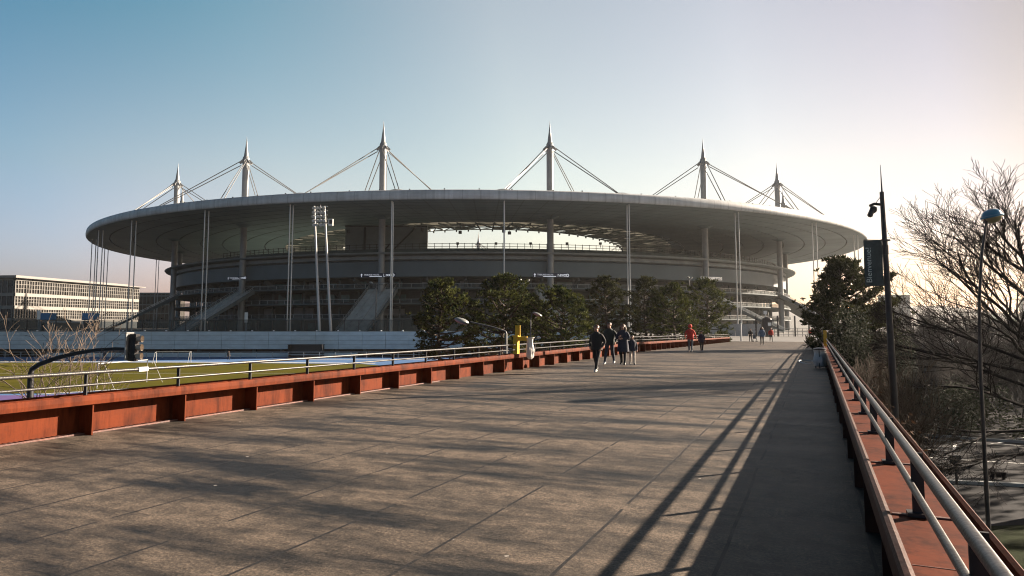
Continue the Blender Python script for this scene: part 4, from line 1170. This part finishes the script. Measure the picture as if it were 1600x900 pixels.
mb = MB(); mb.box((0, .8, 1.3), (7, .1, 2.6)); mb.box((0, 0, 2.65), (7.2, 1.9, .1)); mb.box((-3.5, 0, 1.3), (.1, 1.7, 2.6)); mb.box((3.5, 0, 1.3), (.1, 1.7, 2.6)); mb.build('shell', M['black'], t)
mb = MB(); mb.box((0, .3, .5), (6.6, .5, .12)); mb.build('bench', M['galv'], t)
# netting fence on top of the podium
t = thing('netting_fence', 'tall dark netting fence along the top of the podium wall', 'fence', (0, 152, PZ))
mb = MB(); mb.box((0, 0, 1.7), (.13, .13, 3.4)); repeat(mb, 'post', M['pole_dark'], t, [(-146 + i * 3.2, 0, 0) for i in range(52)])
mb = MB(); mb.bar((-146, 0, 3.35), (18, 0, 3.35), .10); mb.build('top_rail', M['pole_dark'], t)
mb = MB(); mb.add([(-146, .05, .05), (18, .05, .05), (18, .05, 3.3), (-146, .05, 3.3)], [(0, 1, 2, 3)]); mb.build('netting', M['teal_net'], t)
# forecourt things on the left
def kiosk(px, yb, yt, Y, wpx, top, label):
    b = P(px, yb, Y); h = P(px, yt, Y).z - PZ; w = wpx / FPX * Y
    t = thing('kiosk', label, 'kiosk', (b.x, Y, PZ), group='kiosks on the forecourt before the office block')
    mb = MB(); mb.box((0, 0, h * .31), (w, 2.4, h * .62)); mb.build('body', M['kiosk_grey'], t)
    mb = MB(); mb.box((0, -.1, h * .82), (w * 1.05, 2.8, h * .34)); mb.build('fascia_board', M[top], t)
    mb = MB(); mb.box((-w * .15, -1.22, h * .34), (w * .4, .05, h * .4)); mb.build('window', M['winglass'], t)
kiosk(74, 515, 489, 176, 15, 'kiosk_blue', 'blue topped kiosk below the left end of the office block')
kiosk(141, 515, 489, 176, 16, 'kiosk_blue', 'blue topped kiosk below the middle of the office block')
t = thing('gate_barrier', 'pale horizontal height barrier spanning the two blue topped kiosks', 'barrier', (P(104, 501, 175).x, 175, PZ))
mb = MB(); mb.box((0, 0, 3.0), (10.5, .2, .28)); mb.build('beam', M['white_steel'], t); mb = MB(); mb.box((0, .2, 1.5), (.2, .2, 3)); repeat(mb, 'post', M['galv'], t, [(-5, 0, 0), (5, 0, 0)])
def board(px, y0, y1, Y, wpx, label):
    b = P(px, 517, Y); z0, z1 = P(px, y1, Y).z, P(px, y0, Y).z; w = wpx / FPX * Y
    t = thing('notice_board', label, 'sign', (b.x, Y, PZ), group='white notice boards on the forecourt')
    mb = MB(); mb.box((0, 0, (z0 + z1) / 2 - PZ), (w, .12, z1 - z0)); mb.build('board', M['box_white'], t)
    mb = MB(); mb.box((0, .12, (z1 - PZ) / 2), (w * .3, .1, z1 - PZ)); mb.build('post', M['galv'], t)
board(59, 485, 499, 172, 5, 'white upright notice board at the left end of the office block')
board(384, 488, 504, 172, 5, 'white upright notice board below the J sign')
# right end of the forecourt: ticket kiosk with screens, fences
Y = 128
b = P(1199, 520, Y); t = thing('ticket_kiosk', 'dark ticket kiosk with two white screens before the stairs', 'kiosk', (b.x, Y, PZ))
mb = MB(); mb.box((0, 0, 1.6), (1.5, 1.1, 3.2)); mb.lathe([(.85, 3.2), (.8, 3.4), (.3, 3.7)], n=12); mb.build('body', M['pole_dark'], t)
mb = MB(); mb.box((.25, -.57, 2.35), (.62, .05, .62)); mb.build('screen', M['sign_white'], t)
mb = MB(); mb.box((-.1, .5, 4.55), (.62, .06, .62)); mb.box((-.1, .56, 4.0), (.08, .06, 1.4)); mb.build('raised_panel', M['sign_white'], t)
t = thing('forecourt_fence', 'dark slim fence across the far end of the footbridge', 'fence', (0, 132, PZ))
mb = MB(); mb.box((0, 0, .8), (.06, .06, 1.6)); repeat(mb, 'post', M['pole_dark'], t, [(46 + i * .9, 0, 0) for i in range(23)])
mb = MB(); mb.box((0, 0, 2), (.22, .22, 4)); repeat(mb, 'tall_post', M['pole_dark'], t, [(x, 0, 0) for x in (47, 51.2, 54.5, 57.2)])
mb = MB(); mb.bar((46, 0, 0), (66, 0, 0), .07); repeat(mb, 'rail', M['galv'], t, [(0, 0, z) for z in (.35, .95, 1.55)])
t = thing('site_screen', 'long dark grey hoarding at the foot of the sunlit stairs', 'hoarding', (44.5, 140, PZ))
for k in range(4):
    mb = MB(); mb.box((-3 + k * 2.7, 0, 1.2), (2.6, .12, 2.4)); mb.build('panel', M['kiosk_grey'], t)

# ================================================================ BUILDINGS
def office():
    A, B = P(22, 480, 320), P(216, 480, 404)
    A = Vector((A.x, 320, PZ)); B = Vector((B.x, 404, PZ)); d = (B - A); L = d.length; d.normalize(); nn = Vector((d.y, -d.x, 0))     # outward = towards +x
    if nn.x < 0: nn = -nn
    rz = math.atan2(d.y, d.x)
    t = thing('office_block', 'long glazed office block with cream bands, sunlit, left of the stadium', 'building', A, rz)
    # local x along facade, local -y outward
    H = P(22, 434, 320).z - PZ
    mb = MB(); mb.box((L / 2, 13, H * .5), (L - .2, 25.6, H - .4)); mb.build('body', M['winglass'], t)
    mb = MB(); mb.box((L / 2, 12, H + .15), (L + 5, 29, .5)); mb.build('roof_slab', M['roofgrey'], t)
    mb = MB(); mb.box((L / 2, 13, H + 1.0), (L * .9, 18, 1.2)); mb.build('roof_plant', M['roofgrey'], t)
    fl = [(H - 1.2, H - .1), (H - 8.6, H - 7.0), (H - 14.6, H - 13.0), (H - 20.2, H - 18.9)]
    for z0, z1 in fl:
        mb = MB(); mb.box((L / 2, -.05, (z0 + z1) / 2), (L, .5, z1 - z0)); mb.box((-.1, 13, (z0 + z1) / 2), (.5, 25, z1 - z0)); mb.build('cream_band', M['cream'], t)
    for i in range(3):
        z1, z0 = fl[i][0], fl[i + 1][1]; mb = MB(); nmu = 56
        for k in range(nmu + 1): mb.box((L * k / nmu, 0.0, (z0 + z1) / 2), (.22, .3, z1 - z0))
        for f in (.36, .7): mb.box((L / 2, .02, z0 + (z1 - z0) * f), (L, .26, .16))
        for k in range(9): mb.box((0, 1 + 3 * k, (z0 + z1) / 2), (.3, .3, z1 - z0))
        mb.build('window_grid', M['cream'], t)
    mb = MB(); mb.box((L / 2, -.5, 2.4), (L * .96, 1.0, 3.6)); mb.build('ground_floor', M['darkin'], t)
office()
b = P(238, 470, 430); t = thing('distant_block', 'low glassy building between the office block and the stadium', 'building', (b.x, 430, PZ))
mb = MB(); mb.box((0, 8, 11), (26, 16, 22)); mb.build('body', M['winglass'], t)
mb = MB()
for z in (4, 9.5, 15, 20.5, 22.2): mb.box((0, -.1, z), (26.4, .5, .8))
for k in range(12): mb.box((-13 + k * 2.36, -.05, 11), (.25, .4, 22))
mb.build('facade_grid', M['conc'], t)
for px, Y, w, h, lab in ((1404, 520, 18, 29, 'pale distant apartment block behind the bare trees'), (1370, 560, 30, 22, 'low pale distant block right of the dark pine'), (1660, 620, 60, 30, 'hazy distant block at the right edge behind the big bare tree')):
    b = P(px, 480, Y); t = thing('apartment_block', lab, 'building', (b.x, Y, GZ))
    mb = MB(); mb.box((0, 6, h / 2), (w, 12, h)); mb.build('wall', M['conc_light'], t)
    mb = MB(); mb.box((0, -.03, 0), (1.3, .1, 1.5)); repeat(mb, 'window', M['winglass'], t, [(-w / 2 + 2 + q * 4, 0, z) for z in range(3, int(h) - 1, 4) for q in range(int(w / 4))])
    mb = MB(); mb.box((0, 6, h + .3), (w + .8, 12.8, .6)); mb.build('roof', M['roofgrey'], t)
# colourful play shelter glimpsed through the trees
c = G(1428, 604, GZ); t = thing('play_shelter', 'small orange and yellow booth glimpsed beneath the bare trees', 'booth', (c.x, c.y, GZ))
mb = MB(); mb.box((0, 0, 1.3), (.9, .9, 2.6)); mb.build('orange_panel', M['orange'], t)
mb = MB(); mb.box((-1.3, 0, .6), (1.2, .8, 1.2)); mb.build('yellow_panel', M['yellow'], t)
mb = MB(); mb.box((1.0, .2, 1.0), (.7, .7, 2.0)); mb.build('blue_panel', M['kiosk_blue'], t)

# unseen evergreens added out of view to the right to keep the car park in shade
for i, (x, y, h, lab) in enumerate(((38.5, 28, 9.5, 'unseen evergreen added to shade the lawn from the right'), (42, 37, 10, 'unseen evergreen added to shade the kerb of the car park from the right'), (46, 47, 10.5, 'unseen evergreen added to shade the near car park from the right'), (53, 56, 10.5, 'unseen evergreen added to shade the middle of the car park from the right'), (66, 68, 10, 'unseen evergreen added to shade the far car park from the right'))):
    t = thing('pine_tree', lab, 'tree', (x, y, GZ), group='unseen evergreens added beyond the car park')
    tk, cr = pine_meshes(40 + i, h, 5.5, 1.2, 0.8); tk.build('trunk', M['bark'], t, smooth=True); cr.build('crown', M['pine_dark'], t)
# ================================================================ PEOPLE
def cloth(name, c, r=0.8): return mat(name, c, r, var=0.25, vscale=14, bump=0.3, bscale=30)
SKIN = mat('skin', (0.42, 0.25, 0.18), 0.55)
HAIRD = mat('dark_hair', (0.02, 0.014, 0.01), 0.5); HAIRB = mat('brown_hair', (0.09, 0.045, 0.022), 0.45)
EYE_M = mat('eye', (0.02, 0.015, 0.012), 0.2)
C_BLACK = cloth('black_cloth', (0.010, 0.010, 0.012)); C_GREEN = cloth('dark_green_cloth', (0.022, 0.030, 0.026)); C_JEAN = cloth('dark_denim', (0.028, 0.036, 0.055))
C_NAVY = cloth('navy_cloth', (0.02, 0.024, 0.045)); C_GREY = cloth('grey_cloth', (0.12, 0.125, 0.14)); C_RED = cloth('red_cloth', (0.62, 0.04, 0.025)); C_CREAM = cloth('cream_cloth', (0.5, 0.45, 0.4))
C_BLUE = cloth('pale_blue_denim', (0.14, 0.20, 0.30)); C_SHOE_W = mat('pale_shoes', (0.62, 0.60, 0.56), 0.5); C_SHOE_D = mat('dark_shoes', (0.02, 0.02, 0.02), 0.5)

def person(loc, rz, height, label, top, legs, shoes, hair, pose, group=None, hood=None, coat=None, longhair=False, cuffs=True):
    k = height / 1.75
    t = thing('person', label, 'person', loc, rz, group); t.scale = (1.1, 1.08, 1.0)
    sL, sR = pose.get('stride', (0.16, -0.16)); kn = pose.get('knee', (0.03, 0.10))
    # forward is local -y
    V, E_, RAD, CLS = [], [], [], []
    def v(p, r, parent=None, cls='torso'):
        V.append(Vector(p) * k); RAD.append((r[0] * k, r[1] * k) if isinstance(r, tuple) else (r * k, r * k))
        i = len(V) - 1
        if parent is not None: E_.append((parent, i)); CLS.append((parent, i, cls))
        return i
    drop = pose.get('drop', 0.02)
    pel = v((0, 0, .95 - drop), (.145, .11))
    wai = v((0, 0, 1.08 - drop), (.13, .10), pel)
    che = v((0, -.01, 1.28 - drop), (.155, .115), wai)
    nb = v((0, 0, 1.44 - drop), (.085, .075), che)
    hx, hy = pose.get('head', (0, -.02))
    nk = v((hx * .3, hy * .4, 1.515 - drop), .052, nb, 'skin')
    h1 = v((hx * .7, hy * .9 - .015, 1.585 - drop), (.066, .075), nk, 'skin')
    h2 = v((hx, hy, 1.655 - drop), (.080, .096), h1, 'skin')
    h3 = v((hx, hy + .005, 1.715 - drop), (.060, .072), h2, 'skin')
    v((hx * .8, hy - .118, 1.615 - drop), .013, h1, 'skin')                     # nose
    for sx in (-1, 1): v((hx + sx * .092, hy + .01, 1.63 - drop), .013, h2, 'skin')  # ears
    for sd, st_, kb in ((1, sL, kn[0]), (-1, sR, kn[1])):
        hip = v((sd * .088, 0, .90 - drop), (.085, .095), pel, 'legs')
        ank_y = -st_
        lift = pose.get('lift', (0, .03))[0 if sd == 1 else 1]
        knee = v((sd * .095, ank_y * .5 - kb, .50 - drop * .5 + lift * .4), .062, hip, 'legs')
        calf = v((sd * .098, ank_y * .78 - kb * .4, .31 + lift * .8), .056, knee, 'legs')
        ank = v((sd * .10, ank_y, .095 + lift), .043, calf, 'legs')
        heel = v((sd * .10, ank_y + .045, .045 + lift * 1.3), .036, ank, 'shoe')
        toe = v((sd * .112, ank_y - .135, .036 + lift * .6), (.042, .032), ank, 'shoe')
    arms = pose.get('arms', {})
    for sd in (1, -1):
        el, wr = arms.get(sd, ((sd * .245, .03, 1.13), (sd * .25, -.06, .89)))
        sh = v((sd * .165, 0, 1.405 - drop), .068, che, 'torso')
        elb = v(Vector(el) - Vector((0, 0, drop)), .048, sh, 'torso')
        wri = v(Vector(wr) - Vector((0, 0, drop)), .033, elb, 'torso')
        wv, ev = Vector(wr), Vector(el); d = (wv - ev).normalized(); pos = wv - Vector((0, 0, drop))
        pal = v(pos + d * .065, (.036, .020), wri, 'skin')
        side = d.cross(Vector((sd, 0, 0.001))).normalized()
        for q in range(4):
            o = side * (-.026 + .0175 * q); ln = (.050, .062, .066, .055)[q]
            f1 = v(pos + d * (.085 + ln * .5) + o * 1.1 + Vector((-sd * .006, 0, 0)), .0085, pal, 'skin')
            v(pos + d * (.085 + ln) + o * 1.2 + Vector((-sd * .024, 0, 0)), .0070, f1, 'skin')
        th = v(pos + d * .055 - side * .045 + Vector((-sd * .012, 0, 0)), .0105, pal, 'skin')
        v(pos + d * .095 - side * .052 + Vector((-sd * .026, 0, 0)), .008, th, 'skin')
    me = bpy.data.meshes.new('body'); me.from_pydata([tuple(p) for p in V], E_, []); me.update()
    ob = bpy.data.objects.new('body', me); COL.objects.link(ob)
    ob.modifiers.new('s', 'SKIN'); ob.modifiers['s'].use_smooth_shade = True
    for i, d in enumerate(me.skin_vertices[0].data): d.radius = RAD[i]; d.use_root = (i == 0)
    ss = ob.modifiers.new('ss', 'SUBSURF'); ss.levels = 2; ss.render_levels = 2
    dg = bpy.context.evaluated_depsgraph_get(); dg.update()
    m2 = bpy.data.meshes.new_from_object(ob.evaluated_get(dg)); bpy.data.objects.remove(ob)
    body = bpy.data.objects.new('body', m2); COL.objects.link(body); body.parent = t
    m2.materials.clear()
    for mm in (top, legs, SKIN, shoes): m2.materials.append(mm)
    idx = {'torso': 0, 'legs': 1, 'skin': 2, 'shoe': 3}
    for p in m2.polygons:
        c = p.center; best = None
        for a, b, cls in CLS:
            A, B = V[a], V[b]; AB = B - A; s = max(0, min(1, (c - A).dot(AB) / max(AB.length_squared, 1e-9)))
            r = (RAD[a][0] * (1 - s) + RAD[b][0] * s); dd = (c - (A + AB * s)).length - r
            if best is None or dd < best[0]: best = (dd, cls)
        p.material_index = idx[best[1]]
        p.use_smooth = True
    # clothing shell with a hem
    hem = coat if coat else .84
    n = 20; mb = MB(); rings = [(hem, .205, .155), (hem + .10, .195, .15), (1.06, .185, .142), (1.22, .20, .148), (1.34, .20, .142), (1.42, .165, .118), (1.475, .10, .09), (1.505, .082, .08)]
    if coat: rings = [(hem, .235, .19)] + [(.86, .21, .16)] + rings[2:]
    vs = []
    for z, rx, ry in rings:
        for i in range(n):
            a = 2 * PI * i / n; f = 1 + .025 * math.sin(a * 5 + z * 9)
            vs.append(Vector((rx * f * math.cos(a), ry * f * math.sin(a) - .005, z - drop)) * k)
    fs = [(j * n + i, j * n + (i + 1) % n, (j + 1) * n + (i + 1) % n, (j + 1) * n + i) for j in range(len(rings) - 1) for i in range(n)]
    mb.add(vs, fs); mb.build('coat' if coat else 'jacket', top, t, smooth=True)
    hc = Vector((hx, hy + .012, 1.672 - drop)) * k
    mb = MB(); n2, m2_ = 14, 8; vs, fs = [], []
    for j in range(m2_ + 1):
        ph = PI * .62 * j / m2_
        for i in range(n2):
            a = 2 * PI * i / n2; back = math.sin(a)       # +y is the back of the head
            z = math.cos(ph * (1.0 if back > -.2 else .66)); rr = math.sin(ph * (1.0 if back > -.2 else .66))
            vs.append(hc + Vector((.090 * rr * math.cos(a), .108 * rr * math.sin(a), .092 * z)) * k)
    fs = [(j * n2 + i, (j + 1) * n2 + i, (j + 1) * n2 + (i + 1) % n2, j * n2 + (i + 1) % n2) for j in range(m2_) for i in range(n2)]
    if longhair:
        for sx in (-1, 1):
            mb.tube([hc + Vector((sx * .07, .02, .02)) * k, hc + Vector((sx * .095, .03, -.1)) * k, hc + Vector((sx * .10, -.01, -.24)) * k, hc + Vector((sx * .085, -.04, -.36)) * k], [.04 * k, .045 * k, .04 * k, .012 * k], 8)
        mb.tube([hc + Vector((0, .07, .02)) * k, hc + Vector((0, .1, -.12)) * k, hc + Vector((0, .11, -.3)) * k], [.07 * k, .085 * k, .05 * k], 10)
    mb.add(vs, fs); mb.build('hair', hair, t, smooth=True)
    if hood:
        mb = MB(); vs, fs = [], []
        for j in range(9):
            ph = PI * .86 * j / 8
            for i in range(15):
                a = PI * (-.18) + PI * 1.36 * i / 14
                vs.append(hc + Vector((.118 * math.sin(ph) * math.cos(a), .132 * math.sin(ph) * math.sin(a) + .004, .125 * math.cos(ph) - .015)) * k)
        fs = [(j * 15 + i, (j + 1) * 15 + i, (j + 1) * 15 + i + 1, j * 15 + i + 1) for j in range(8) for i in range(14)]
        mb.add(vs, fs); mb.build('hood', hood, t, smooth=True)
    for sx in (-1, 1):
        mb = MB(); mb.ellipsoid(Vector((hx + sx * .033, hy - .088, 1.645 - drop)) * k, (.012 * k, .008 * k, .008 * k), 8, 5); mb.build('eye', EYE_M, t)
    mb = MB(); mb.ellipsoid(Vector((hx, hy - .087, 1.572 - drop)) * k, (.024 * k, .008 * k, .006 * k), 8, 5); mb.build('mouth', mat('lips', (.30, .11, .09), .5) if 'lips' not in bpy.data.materials else bpy.data.materials['lips'], t)
    return t
W = 'people walking on the footbridge'
def at(px, py, z=0.0): g = G(px, py, z); return (g.x, g.y, z)
person(at(933, 581.5), -BR - .15, 1.72, 'man in black with pale shoes walking ahead of the others', C_BLACK, C_BLACK, C_SHOE_W, HAIRB,
       dict(stride=(.30, -.20), knee=(.02, .05), lift=(0, .05), drop=.035, head=(0, -.02), arms={1: ((.27, .07, 1.14), (.20, -.06, .93)), -1: ((-.27, .06, 1.14), (-.21, -.08, .95))}), W)
person(at(953, 570), -BR - .1, 1.83, 'tall man in dark green jacket looking to his side', C_GREEN, C_JEAN, C_SHOE_W, HAIRD,
       dict(stride=(-.18, .24), knee=(.05, .02), lift=(.04, 0), drop=.03, head=(-.01, -.02), arms={1: ((.29, .04, 1.16), (.27, -.12, .95)), -1: ((-.25, .08, 1.13), (-.24, .05, .88))}), W)
person(at(974, 571), -BR, 1.74, 'woman in long dark coat holding something pale at her chest', C_NAVY, C_BLACK, C_SHOE_D, HAIRB,
       dict(stride=(.16, -.14), knee=(.02, .06), lift=(0, .02), drop=.02, arms={1: ((.26, -.02, 1.14), (.03, -.24, 1.15)), -1: ((-.25, -.02, 1.13), (-.08, -.25, 1.22))}), W, coat=.60, longhair=True)
person(at(988, 570.5), -BR + .3, 1.27, 'child in navy jacket and cream trousers beside the woman', C_NAVY, C_CREAM, C_SHOE_D, HAIRD,
       dict(stride=(.16, -.12), knee=(.02, .06), lift=(0, .02), drop=.02, head=(.01, -.02)), W)
person(at(1079, 550.5), -BR + PI, 1.74, 'person in red hooded jacket and grey trousers, seen from behind', C_RED, C_GREY, C_SHOE_W, HAIRD,
       dict(stride=(.18, -.16), knee=(.02, .06), lift=(0, .03), drop=.03, arms={1: ((.28, .03, 1.16), (.30, -.10, .95)), -1: ((-.28, .03, 1.16), (-.32, -.06, .93))}), W, hood=C_RED)
person(at(1096.5, 549.5), -BR + PI - .2, 1.34, 'child in navy jacket beside the walker in red', C_NAVY, C_BLACK, C_SHOE_W, HAIRD,
       dict(stride=(.14, -.14), knee=(.02, .05), lift=(0, .02), drop=.02), W)
z = zdeck(60)
person(at(1191, 539.5, z), -BR, 1.70, 'long haired woman in pale blue denim jacket farther up the bridge', C_BLUE, C_BLACK, C_SHOE_D, HAIRD,
       dict(stride=(.14, -.12), knee=(.02, .05), drop=.02), W, longhair=True)
z = zdeck(78)
person(at(1205, 534, z), -BR + .2, 1.72, 'person in red jacket behind the denim jacketed woman', C_RED, C_BLACK, C_SHOE_D, HAIRD, dict(stride=(.2, -.12), knee=(.02, .05), drop=.02), W)
q = at(1173, 534.5, z)
person(q, -BR + .3, 1.62, 'distant person in dark clothes pushing a pushchair', C_BLACK, C_BLACK, C_SHOE_D, HAIRD,
       dict(stride=(.14, -.12), knee=(.02, .05), drop=.02, arms={1: ((.25, -.06, 1.12), (.16, -.34, 1.0)), -1: ((-.25, -.06, 1.12), (-.16, -.34, 1.0))}), W)
t = thing('pushchair', 'dark pushchair with pale seat, far up the bridge', 'pushchair', (q[0] + .28, q[1] - .50, z), -BR + .3)
mb = MB(); mb.bar((-.17, .12, .98), (.17, .12, .98), .035)
for sx in (-.2, .2): mb.bar((sx, .12, .98), (sx, -.32, .12), .03); mb.bar((sx, -.1, .5), (sx, .2, .1), .03)
mb.build('frame', M['black'], t)
mb = MB(); mb.box((0, -.1, .45), (.36, .36, .08)); mb.box((0, .08, .66), (.36, .07, .46), M=Matrix.Rotation(R(-18), 3, 'X')); mb.build('seat', C_GREY, t)
for sx in (-.22, .22):
    for y in (-.32, .2):
        mb = MB(); mb.tube([(sx - .02, y, .1), (sx + .02, y, .1)], .1, 12); mb.build('wheel', M['black'], t)
for px, yb, Y, hgt, top, lab in ((1265.5, 525, 118, 1.7, C_RED, 'tiny far person in red before the forecourt fence'), (1270, 525, 121, 1.7, C_CREAM, 'tiny far person in pale clothes before the forecourt fence')):
    b = P(px, yb, Y); person((b.x, Y, PZ), .4, hgt, lab, top, C_BLACK, C_SHOE_D, HAIRD, dict(stride=(.12, -.12), drop=.02), 'far people on the forecourt')
for px, lab in ((163, 'far person in dark clothes walking on the blue track behind the traffic light arm'), (357, 'far person standing on the blue track before the stepped terrace')):
    b = G(px, 562.5, GZ); person((b.x, b.y, GZ - .03), .6, 1.75, lab, C_NAVY if px < 200 else C_BLACK, C_BLACK, C_SHOE_D, HAIRD, dict(stride=(.16, -.16), drop=.02), 'far people on the sports track')

# ================================================================ LIGHT
SAZ, SEL = 67.4, 19.6                    # degrees right of the view axis (+y), elevation
sd = Vector((math.sin(R(SAZ)) * math.cos(R(SEL)), math.cos(R(SAZ)) * math.cos(R(SEL)), math.sin(R(SEL))))
sl = bpy.data.lights.new('sun', 'SUN'); sl.energy = SUN; sl.angle = R(0.53); sl.color = SUNC
so = bpy.data.objects.new('sun', sl); COL.objects.link(so); so.rotation_euler = (-sd).to_track_quat('-Z', 'Y').to_euler()
so.location = (60, 20, 60)
w = bpy.data.worlds.new('World'); scene.world = w; w.use_nodes = True
nt = w.node_tree; bg = nt.nodes['Background']
sky = nt.nodes.new('ShaderNodeTexSky'); sky.sky_type = 'NISHITA'; sky.sun_disc = False
sky.sun_elevation = R(SEL); sky.sun_rotation = R(SAZ); sky.altitude = 60
sky.air_density = SKY[0]; sky.dust_density = SKY[1]; sky.ozone_density = SKY[2]
k = NT(w)
# sky graded, dimmed overhead and behind to cut fill: the sky's own colours are shifted with the angle from the sun and with height
tc = k.n('ShaderNodeTexCoord')
dt = k.n('ShaderNodeVectorMath', operation='DOT_PRODUCT'); k.l(tc.outputs['Generated'], dt.inputs[0]); dt.inputs[1].default_value = sd
cosv = dt.outputs['Value']
f = k.math('MULTIPLY', k.math('ADD', cosv, 1.0), 0.5)
sc = 1 / 2.5
def st_(cs, g): return ((cs + 1) / 2, tuple(q * sc for q in g))
gain = k.ramp(f, [st_(-1, (.10, .16, .2)), st_(-.45, (.28, .45, .5)), st_(-.15, SKYR[0]), st_(.14, SKYR[1]), st_(.45, SKYR[2]), st_(.70, SKYR[3]), st_(.84, SKYR[4]), st_(.92, SKYR[5]), st_(1.0, SKYR[6])])
sp = k.n('ShaderNodeSeparateXYZ'); k.l(tc.outputs['Generated'], sp.inputs[0])
hgt = k.ramp(sp.outputs['Z'], [(0.0, (2.0 * sc, 1.2 * sc, 1.36 * sc)), (.09, (1.9 * sc, 1.26 * sc, 1.31 * sc)), (.2, (1.55 * sc, 1.17 * sc, 1.09 * sc)), (.42, (.55 * sc, .92 * sc, .94 * sc)), (1.0, (.3 * sc, .6 * sc, .75 * sc))])
mr = k.n('ShaderNodeMapRange', interpolation_type='SMOOTHSTEP'); k.l(cosv, mr.inputs['Value'])
mr.inputs['From Min'].default_value = .45; mr.inputs['From Max'].default_value = -.12
zen = k.ramp(sp.outputs['Z'], [(.0, (.88, .83, .96)), (.22, (1, 1, 1)), (.47, (1, 1, 1)), (.55, (.45, .5, .55)), (.62, ZEN)])
hg2 = k.mix(mr.outputs[0], (sc, sc, sc), hgt)
c = k.mix(1.0, sky.outputs[0], gain, 'MULTIPLY'); c = k.mix(1.0, c, hg2, 'MULTIPLY'); c = k.mix(1.0, c, zen, 'MULTIPLY')
vm = k.n('ShaderNodeVectorMath', operation='SCALE'); k.l(c, vm.inputs[0]); vm.inputs['Scale'].default_value = 1 / sc / sc
c = vm.outputs[0]
nt.links.new(c, bg.inputs['Color']); bg.inputs['Strength'].default_value = SKYS
scene.view_settings.view_transform = 'Standard'; scene.view_settings.look = 'None'
scene.view_settings.exposure = EXPO; scene.view_settings.gamma = 1.0
scene.view_settings.use_curve_mapping = False
try:
    scene.cycles.use_denoising = True; scene.cycles.filter_width = 1.1
    scene.cycles.max_bounces = 6; scene.cycles.diffuse_bounces = 3; scene.cycles.transparent_max_bounces = 12
    scene.cycles.caustics_reflective = False; scene.cycles.caustics_refractive = False
except Exception: pass

if HAZE > 0:
    mb = MB(); mb.box((0, 2850, 33), (8200, 6500, 79))
    hm = bpy.data.materials.new('haze_air'); hm.use_nodes = True
    hn = hm.node_tree; hn.nodes.remove(hn.nodes['Principled BSDF'])
    pv = hn.nodes.new('ShaderNodeVolumePrincipled'); pv.inputs['Color'].default_value = (0.95, 0.93, 0.9, 1); pv.inputs['Density'].default_value = HAZE; pv.inputs['Anisotropy'].default_value = HAZEG
    hn.links.new(pv.outputs[0], hn.nodes['Material Output'].inputs['Volume'])
    hz = mb.build('haze', hm); hz['kind'] = 'stuff'
